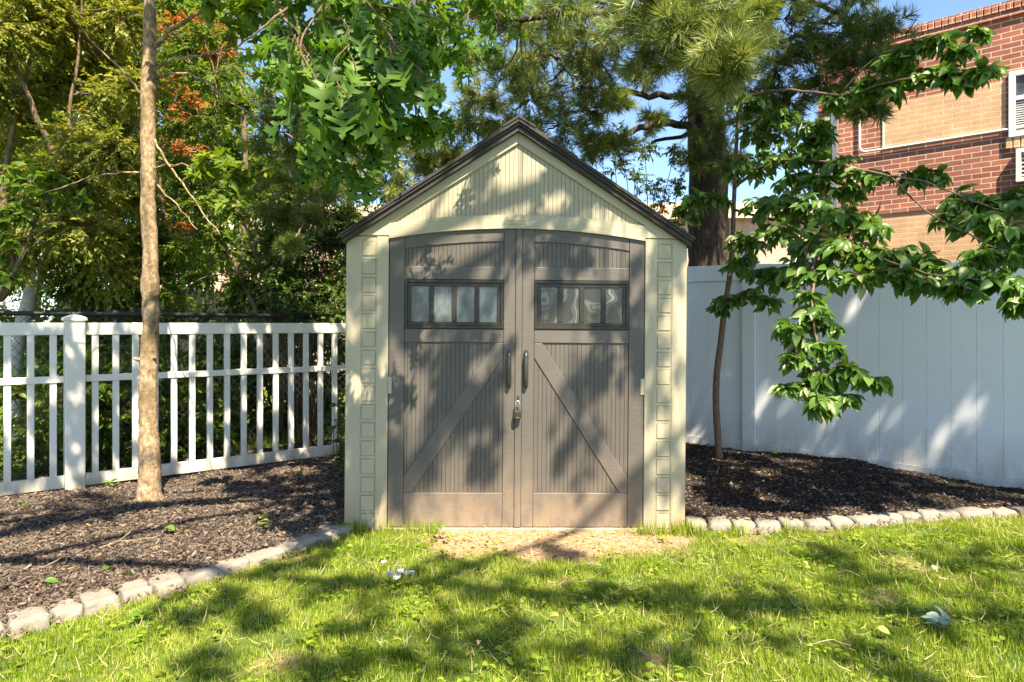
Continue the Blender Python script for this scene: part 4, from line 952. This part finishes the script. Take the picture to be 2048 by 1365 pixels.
# -- pines
big = Tree('pine_tree', (2.45, 8.5, 0), 'big pine with thick furrowed trunk behind the privacy fence right of the shed', 'tree', None, 51)
PY = 8.5
q = catmull([P(1420,700,PY),P(1418,520,PY),P(1416,380,PY),P(1412,200,PY),P(1410,0,PY),P(1410,-300,PY),P(1410,-700,PY)], 8)
big.bark.tube([np.array((q[0][0], PY, -.1))]+q, [.29]+list(np.linspace(.27, .17, len(q))), 20, True, .09, big.py)
for pts, r in (([(1395,262,8.4),(1330,245,8.1),(1270,262,7.8),(1220,290,7.6),(1170,300,7.5)], .055), ([(1395,262,8.4),(1300,290,8.2),(1240,310,8)], .03), ([(1395,195,8.4),(1300,192,8),(1230,175,7.7),(1150,130,7.4),(1080,110,7.2)], .045),
               ([(1400,60,8.3),(1250,20,7),(1050,40,6),(900,10,5.5)], .05), ([(1420,100,8.3),(1540,90,7.4),(1650,40,6.6),(1760,-40,6)], .045), ([(1540,90,7.4),(1650,130,6.8),(1760,190,6.4)], .02),
               ([(1420,-100,8.2),(1380,-80,6.5),(1370,20,5.2),(1390,90,4.6)], .04), ([(1230,175,7.7),(1200,240,7.4),(1120,250,7.3)], .015), ([(1410,20,8.3),(1560,-20,7),(1720,60,6),(1800,120,5.6)], .035)):
    big.limb([P(*p) for p in pts], r, r*.25, 8, 6, .12, .05)
def pc(t, lst, L, nt, per, vm=.5, droop=.1):
    for (x, y, d, r) in lst:
        c = P(x, y, d); t.pine(c, r, nt, per, L, min(t.pts, key=lambda e: np.linalg.norm(e-c)), droop, vm)
pc(big, [(1180,60,6.5,.45),(1100,110,6.8,.45),(1040,60,6.2,.4),(1150,170,7,.45),(1060,200,7,.45),(1000,240,7.2,.4),(1120,250,7.2,.45),(960,190,7,.35),(1180,220,7.3,.35),(1230,290,7.3,.3),(1200,120,6.8,.4),(1260,60,6.6,.4),(1010,140,6.6,.35),(1240,200,7.4,.25),(1060,280,7.4,.35),(940,250,7.3,.35),(1180,290,7.3,.3),(980,20,6,.3),(1120,10,6,.4),(900,310,7.4,.35),(850,330,7.6,.35),(1090,30,7.6,.4),(1220,10,7.6,.4),(1150,100,8,.4),(1290,150,7.8,.3),(1050,160,8,.4),(930,110,7.4,.22),(1310,240,8,.2)], .11, 21, 4, .6)
pc(big, [(1290,20,5.0,.33),(1350,50,4.8,.33),(1410,20,4.7,.33),(1300,90,5.2,.28),(1440,90,4.6,.28),(1390,110,5,.28),(1480,30,4.8,.3),(1340,-20,5,.35),(1450,150,4.6,.18),(1480,110,4.5,.18)], .135, 18, 4, .72)
pc(big, [(1560,40,6,.4),(1620,100,6,.4),(1550,130,6.2,.4),(1680,60,5.8,.4),(1640,170,6,.38),(1720,130,5.8,.35),(1580,200,6.4,.35),(1700,200,5.8,.3),(1500,180,6.8,.4),(1420,200,7.8,.4),(1440,260,7.9,.4),(1400,320,8,.35),(1520,240,7,.35),(1750,60,5.6,.3),(1780,130,5.5,.22),(1740,215,5.5,.18),(1480,-20,6,.4),(1590,-20,6,.4),(1700,-20,6,.35),(1460,330,7.8,.3),(1390,200,8,.35),(1395,120,8,.4)], .115, 17, 4, .32)
# high crown shading the right side
for i in range(26):
    c = np.array((2.0+U.random()*4.4, 1.6+U.random()*4.6, 6.0+U.random()*2.0)); big.pine(c, .6, 16, 4, .16, (2.4, 8.4, 7.0) if i % 3 == 0 else None, .1, .5)
big.done(M['pinebark'], M)
yp = Tree('young_pine', (-2.6, 7.6, 0), 'young soft needled pine with bright tufts left of the shed roof', 'tree', None, 52)
yp.limb([(-2.6, 7.6, 0), P(575, 500, 7.5), P(590, 300, 7.4), P(600, 100, 7.3)], .05, .015, 8)
pc(yp, [(625,185,5.4,.14),(560,250,6.2,.25),(600,230,6,.2),(600,300,6.2,.3),(540,290,6.4,.25),(655,310,6.3,.3),(690,360,6.6,.3),(580,360,6.6,.3),(640,390,6.8,.3),(560,420,6.8,.25),(620,440,6.8,.25),(580,490,6.2,.13),(690,250,6.8,.3),(740,330,7,.3),(520,360,6.8,.2),(780,370,7.2,.3),(530,200,7,.25),(800,290,7.2,.35),(740,250,7,.3),(860,270,7.3,.3)], .105, 15, 4, .62)
yp.done(M['brown'], M)

# -- dogwood
db = G(1440, 928); dg = Tree('dogwood_tree', db, 'slender dogwood with broad leaves growing from the right mulch bed', 'tree', None, 61)
DY = db[1]
dt_ = [(1440,934),(1436,880),(1432,810),(1434,745),(1441,690),(1449,620),(1460,550),(1465,480),(1468,400),(1472,300),(1477,210),(1480,120),(1484,0)]
q = catmull([P(x, y, DY) for x, y in dt_], 4); dg.bark.tube(q, list(np.interp(np.linspace(0, 1, len(q)), [0, .05, .4, 1], [.042, .032, .027, .012])), 10, True, .1, dg.py)
limbs = [[(1470,375,DY),(1520,335,5.7),(1590,318,5.3),(1680,330,4.9),(1780,352,4.6),(1850,365,4.4),(1940,400,4.2),(2060,440,4.0)],
         [(1468,420,DY),(1540,440,5.4),(1620,450,4.8),(1720,500,4.3),(1830,540,4.0),(1960,560,3.7)],
         [(1640,460,4.7),(1628,540,4.4),(1625,620,4.2),(1640,700,4.1),(1700,745,4.0)],
         [(1460,560,DY),(1480,520,5.8),(1520,500,5.5)], [(1462,590,DY),(1500,590,5.8),(1550,600,5.5)],
         [(1478,200,DY),(1560,180,5.6),(1680,190,5.0),(1800,160,4.6),(1900,150,4.4),(1985,150,4.2)], [(1680,190,5.0),(1760,110,4.8),(1850,95,4.5),(1930,90,4.4)],
         [(1470,400,DY),(1430,410,6.1),(1380,420,6.0)], [(1474,280,DY),(1530,260,5.9),(1590,280,5.6)],[(1780,352,4.6),(1850,420,4.3),(1960,480,4.0),(2060,520,3.8)],[(1640,700,4.1),(1610,740,4.1),(1640,800,4.1)]]
for L_ in limbs: dg.limb([P(*p) for p in L_], .014 if len(L_) > 4 else .007, .003, 6, 5, .1, .015, True)
dl = [(1500,330,5.8,.2),(1560,310,5.5,.2),(1620,310,5.2,.18),(1680,320,5.0,.16),(1735,345,4.8,.14),(1820,350,4.6,.10),(1870,350,4.5,.08),(1650,360,5,.14),(1700,375,4.9,.12),(1590,350,5.3,.16),
      (1930,395,4.3,.13),(1990,400,4.2,.14),(2045,400,4.1,.15),(1900,430,4.3,.08),(1960,440,4.1,.14),(2020,460,4.0,.16),(2060,500,3.9,.16),
      (1540,400,5.3,.2),(1590,400,5,.2),(1640,420,4.8,.19),(1690,430,4.5,.17),(1740,450,4.4,.16),(1560,460,5,.18),(1620,480,4.7,.18),(1680,490,4.4,.17),(1740,500,4.3,.15),(1790,500,4.2,.14),(1850,520,4.1,.15),(1780,540,4.1,.13),
      (1840,560,4.0,.12),(1910,540,3.9,.15),(1970,550,3.8,.15),(2030,560,3.7,.14),(1650,540,4.4,.15),(1600,530,4.6,.14),(1720,550,4.2,.12),(1920,580,3.8,.08),(1980,500,3.9,.14),(2045,600,3.6,.06),
      (1400,395,6.1,.16),(1375,425,6.0,.12),(1440,400,6.1,.14),(1500,480,5.6,.2),(1480,520,5.8,.14),(1530,540,5.4,.14),
      (1460,600,5.8,.10),(1500,585,5.7,.12),(1540,600,5.5,.08),(1440,615,5.9,.06),(1560,560,5.2,.12),
      (1625,620,4.2,.10),(1585,650,4.2,.08),(1660,650,4.2,.08),(1610,680,4.2,.11),(1660,690,4.1,.08),(1640,740,4.1,.10),(1590,715,4.1,.06),(1700,740,4.0,.08),(1745,755,3.9,.06),(1610,770,4.1,.06),(1650,790,4.0,.08),(1690,790,4.0,.05),(1640,815,4.0,.04),(1575,775,4.1,.03),(1620,590,4.3,.07),
      (1560,230,5.7,.22),(1620,250,5.4,.18),(1520,260,5.9,.2),(1680,200,5.1,.14),(1740,170,4.9,.13),(1790,110,4.7,.12),(1830,90,4.6,.11),(1880,80,4.5,.09),(1920,100,4.4,.07),(1790,170,4.7,.12),(1840,150,4.6,.11),(1890,150,4.4,.11),(1940,150,4.3,.11),(1975,140,4.2,.07),(1955,60,4.4,.04),(1500,200,6,.2),(1620,290,5.4,.12),(1650,270,5.3,.1)]
for (x, y, d, r) in dl:
    nt_ = max(3, int(5+r*55)); dg.cluster(P(x, y, d), (r*1.08, r*1.25, r*.6), int(nt_*1.5), 5, .088, 'dog', T_OVATE, P(x-18, y+6, d+.08), vm=.45, vs=.42, ldroop=.5, lsp=.6, rl=.003, tw=.0018, up=.8, droop=.3)
for i in range(16):
    c = np.array((2.8+U.random()*2.2, 4.6+J(1.2), 4.6+U.random()*1.5)); dg.cluster(c, .4, 12, 6, .10, 'dog', T_OVATE, (2.2, 5.9, 4.0), vm=.45)
dg.done(M['dogbark'], M)

# ------------------------------------------------------------------ small things on the ground
R2 = np.random.RandomState(77)
def bit(name, px, py, label, cat, build, z=0, group=None):
    g0 = G(px, py, z); inb = inpoly(np.array([g0[0]]), np.array([g0[1]]), bedL)[0] or inpoly(np.array([g0[0]]), np.array([g0[1]]), bedR)[0]
    g0[2] = float(bedz(g0[0], g0[1]) if inb else gz(g0[0], g0[1])); o = build(g0, name); o.location = g0; tag(o, label, cat, group); return o
def fallen(mat, tmpl, size, lift=.035):
    def f(g0, name):
        a = R2.rand()*6.28; V, T, A = scatter(tmpl, np.zeros((1, 3))+[0, 0, lift], np.array([[math.cos(a), math.sin(a), R2.randn()*.15]]), np.array([[R2.randn()*.3, R2.randn()*.3, 1]]), np.array([size]), np.array([R2.rand()]), np.array([1.1]))
        return link(name, npmesh(name, V, T, A), M[mat])
    return f
for px, py, mat, s, lab in ((330,1088,'weed',.085,'broad green fallen leaf on the left mulch below the tan trunk'),(165,1104,'yleaf',.05,'pale yellow leaf on the left mulch near the picture edge'),(212,1155,'weed',.06,'upright green leaf beside the forked twig on the mulch'),
        (245,1170,'weed',.07,'green leaf touching the left stone edging'),(90,1190,'weed',.06,'green leaf lying by the lowest left mulch'),(488,1046,'weed',.055,'light green leaf on the mulch between trunk and shed'),(558,1070,'weed',.06,'fresh green leaf beside the stones near the shed'),
        (416,966,'weed',.05,'green leaf on the mulch close to the bottom fence rail'),(570,1242,'weed',.055,'rounded pale leaf lying on the lawn left of centre'),(1118,1254,'yleaf',.05,'pale folded leaf on the lawn below the shed doors'),
        (1868,1160,'twig',.055,'dry curled leaf on the lawn at right'),(1755,1282,'yleaf',.05,'yellow leaf low on the lawn at right'),(1530,978,'yleaf',.045,'yellow leaf in the middle of the right mulch bed'),(1690,960,'yleaf',.04,'small yellow leaf near the privacy fence on mulch'),
        (1607,1138,'yleaf',.035,'tiny yellow leaf on the lawn right of the shed'),(1345,1240,'yleaf',.04,'pale leaf sliver on the lawn right of centre'),(958,1308,'twig',.03,'orange brown leaf bit low on the central lawn'),(345,1080,'yleaf',.04,'curled yellow leaf beside the green one on the mulch')):
    bit('fallen_leaf', px, py, lab, 'leaf', fallen(mat, T_OVATE, s, .02 if py < 1060 or px < 320 else .045), group='leaves fallen on the ground')
def twigf(L, wig, up=.03, r=.0022, fork=False):
    def f(g0, name):
        a = R2.rand()*3.14 if wig >= 0 else .2; wg = abs(wig); m = MB(); pts = [np.array((math.cos(a)*L*(t-.5)+R2.randn()*wg, math.sin(a)*L*(t-.5)+R2.randn()*wg, up+.012*math.sin(t*5))) for t in np.linspace(0, 1, 6)]
        m.tube(catmull(pts, 3), r, 5)
        if fork: m.tube([pts[2], pts[2]+np.array((.03, .05, .03)), pts[2]+np.array((.02, .11, .05))], [r, r*.8, r*.5], 5)
        return m.build(name, M['twig'], None, True)
    return f
for px, py, L, fk, lab in ((255,1115,.30,True,'forked bare twig leaning over the left mulch bed'),(140,1150,.26,False,'pale straight twig on the left mulch near the edge'),(400,1000,.16,False,'short twig on the mulch right of the tan trunk'),(1550,1112,.34,False,'long thin stick lying on the lawn right of the shed'),
        (1425,965,.20,True,'forked grey twig on the right mulch beside the shed'),(1500,945,.24,False,'arched dry twig at the foot of the dogwood'),(1690,1160,.16,False,'dry stem on the lawn below the right stones'),(1165,1180,.28,False,'curved pale grass stem on the lawn in front of the doors'),
        (640,1060,.15,False,'twig caught beside the stones near the shed corner'),(385,1235,.14,False,'short straw stem on the left lawn'),(1655,1310,.16,False,'straw coloured stem low on the right lawn'),(1130,1088,.16,False,'thin dark root curling over the bare dirt'),(660,935,.3,False,'thin vine stem on the mulch beside the shed wall')):
    bit('twig', px, py, lab, 'twig', twigf(L, .012, .03 if py < 1060 else .04, .0022, fk), group='twigs lying on the ground')
# white blossoms
def blossom(g0, name):
    parts = []
    for i in range(13):
        c = np.array((R2.randn()*.045, R2.randn()*.022, .055+R2.rand()*.02))
        a = R2.rand(5)*6.28; D = np.stack([np.cos(a), np.sin(a), .5+R2.rand(5)], -1)
        parts.append(scatter(T_OVATE, np.repeat(c[None], 5, 0), D, R2.randn(5, 3)+[0, 0, 1], np.full(5, .02), R2.rand(5), np.full(5, 1.8)))
    V, T, A = join(parts); return link(name, npmesh(name, V, T, A), M['petal'])
bit('flower_cluster', 795, 1180, 'clump of small white blossoms lying in the lawn left of the doors', 'flowers', blossom)
def single(g0, name):
    a = np.arange(5)*1.25; D = np.stack([np.cos(a), np.sin(a), a*0+.7], -1); V, T, A = scatter(T_OVATE, np.zeros((5, 3))+[0, 0, .055], D, R2.randn(5, 3)*.2+[0, 0, 1], np.full(5, .02), R2.rand(5), np.full(5, 1.6)); return link(name, npmesh(name, V, T, A), M['petal'])
bit('white_flower', 768, 1150, 'single white flower just above the blossom clump', 'flowers', single)
def sprig(n, s, mat='weed', tm=T_OVATE, h=.06, pale=False):
    def f(g0, name):
        a = R2.rand(n)*6.28; r = R2.rand(n)*.5; D = np.stack([np.cos(a), np.sin(a), .2+.6*R2.rand(n)], -1); Pn = np.stack([np.cos(a)*r*h*.6, np.sin(a)*r*h*.6, .01+h*R2.rand(n)], -1)
        V, T, A = scatter(tm, Pn, D, R2.randn(n, 3)*.3+[0, 0, 1], s*(.6+.7*R2.rand(n)), R2.rand(n), np.full(n, 1.1)); return link(name, npmesh(name, V, T, A), M[mat])
    return f
bit('wilted_leaf_cluster', 1888, 1270, 'wilted grey green leaf cluster lying on the lawn at lower right', 'leaves', sprig(7, .06, 'petalgreen'))
for px, py, n, s, h, lab in ((880,1085,9,.05,.10,'broad leaved weed against the shed threshold'),(1545,915,10,.05,.03,'bright green seedling patch near the privacy fence corner'),(1905,978,8,.05,.05,'pale weed on the mulch at the right fence'),(520,1070,9,.045,.06,'weed sprig between mulch and stones near the shed'),
        (50,1040,6,.04,.05,'tiny weed in the left mulch under the fence'),(222,990,9,.045,.05,'weed at the foot of the fence left of the tan trunk'),(190,970,8,.06,.10,'leafy sprig beside the capped post base'),(680,1005,8,.04,.08,'small weed beside the left shed corner'),
        (1424,875,7,.04,.16,'thin sprout by the privacy fence left of the dogwood'),(280,1250,9,.05,.04,'broad leaved lawn weed at lower left'),(700,1070,7,.035,.05,'clover sprig at the left foot of the shed'),(600,965,6,.035,.05,'sprig in the shaded mulch near the shed')):
    bit('weed', px, py, lab, 'weed', sprig(n, s, 'weed', T_OVATE, h), group='weeds sprouting from the ground')
# vine at the shed corner
vt = Tree('climbing_vine', G(676, 945), 'dark leafy vine climbing the left shed corner at the end of the pickets', 'plant', None, 91)
for (x, y) in ((680,920),(684,880),(676,850),(682,815),(688,900)): vt.cluster(P(x, y, 5.2), (.08, .08, .08), 6, 5, .05, 'hedge', T_OVATE, vt.loc, vm=.4, rl=.003, tw=.0015)
vt.done(M['brown'], M, 'foliage', 'stem', 'stems')
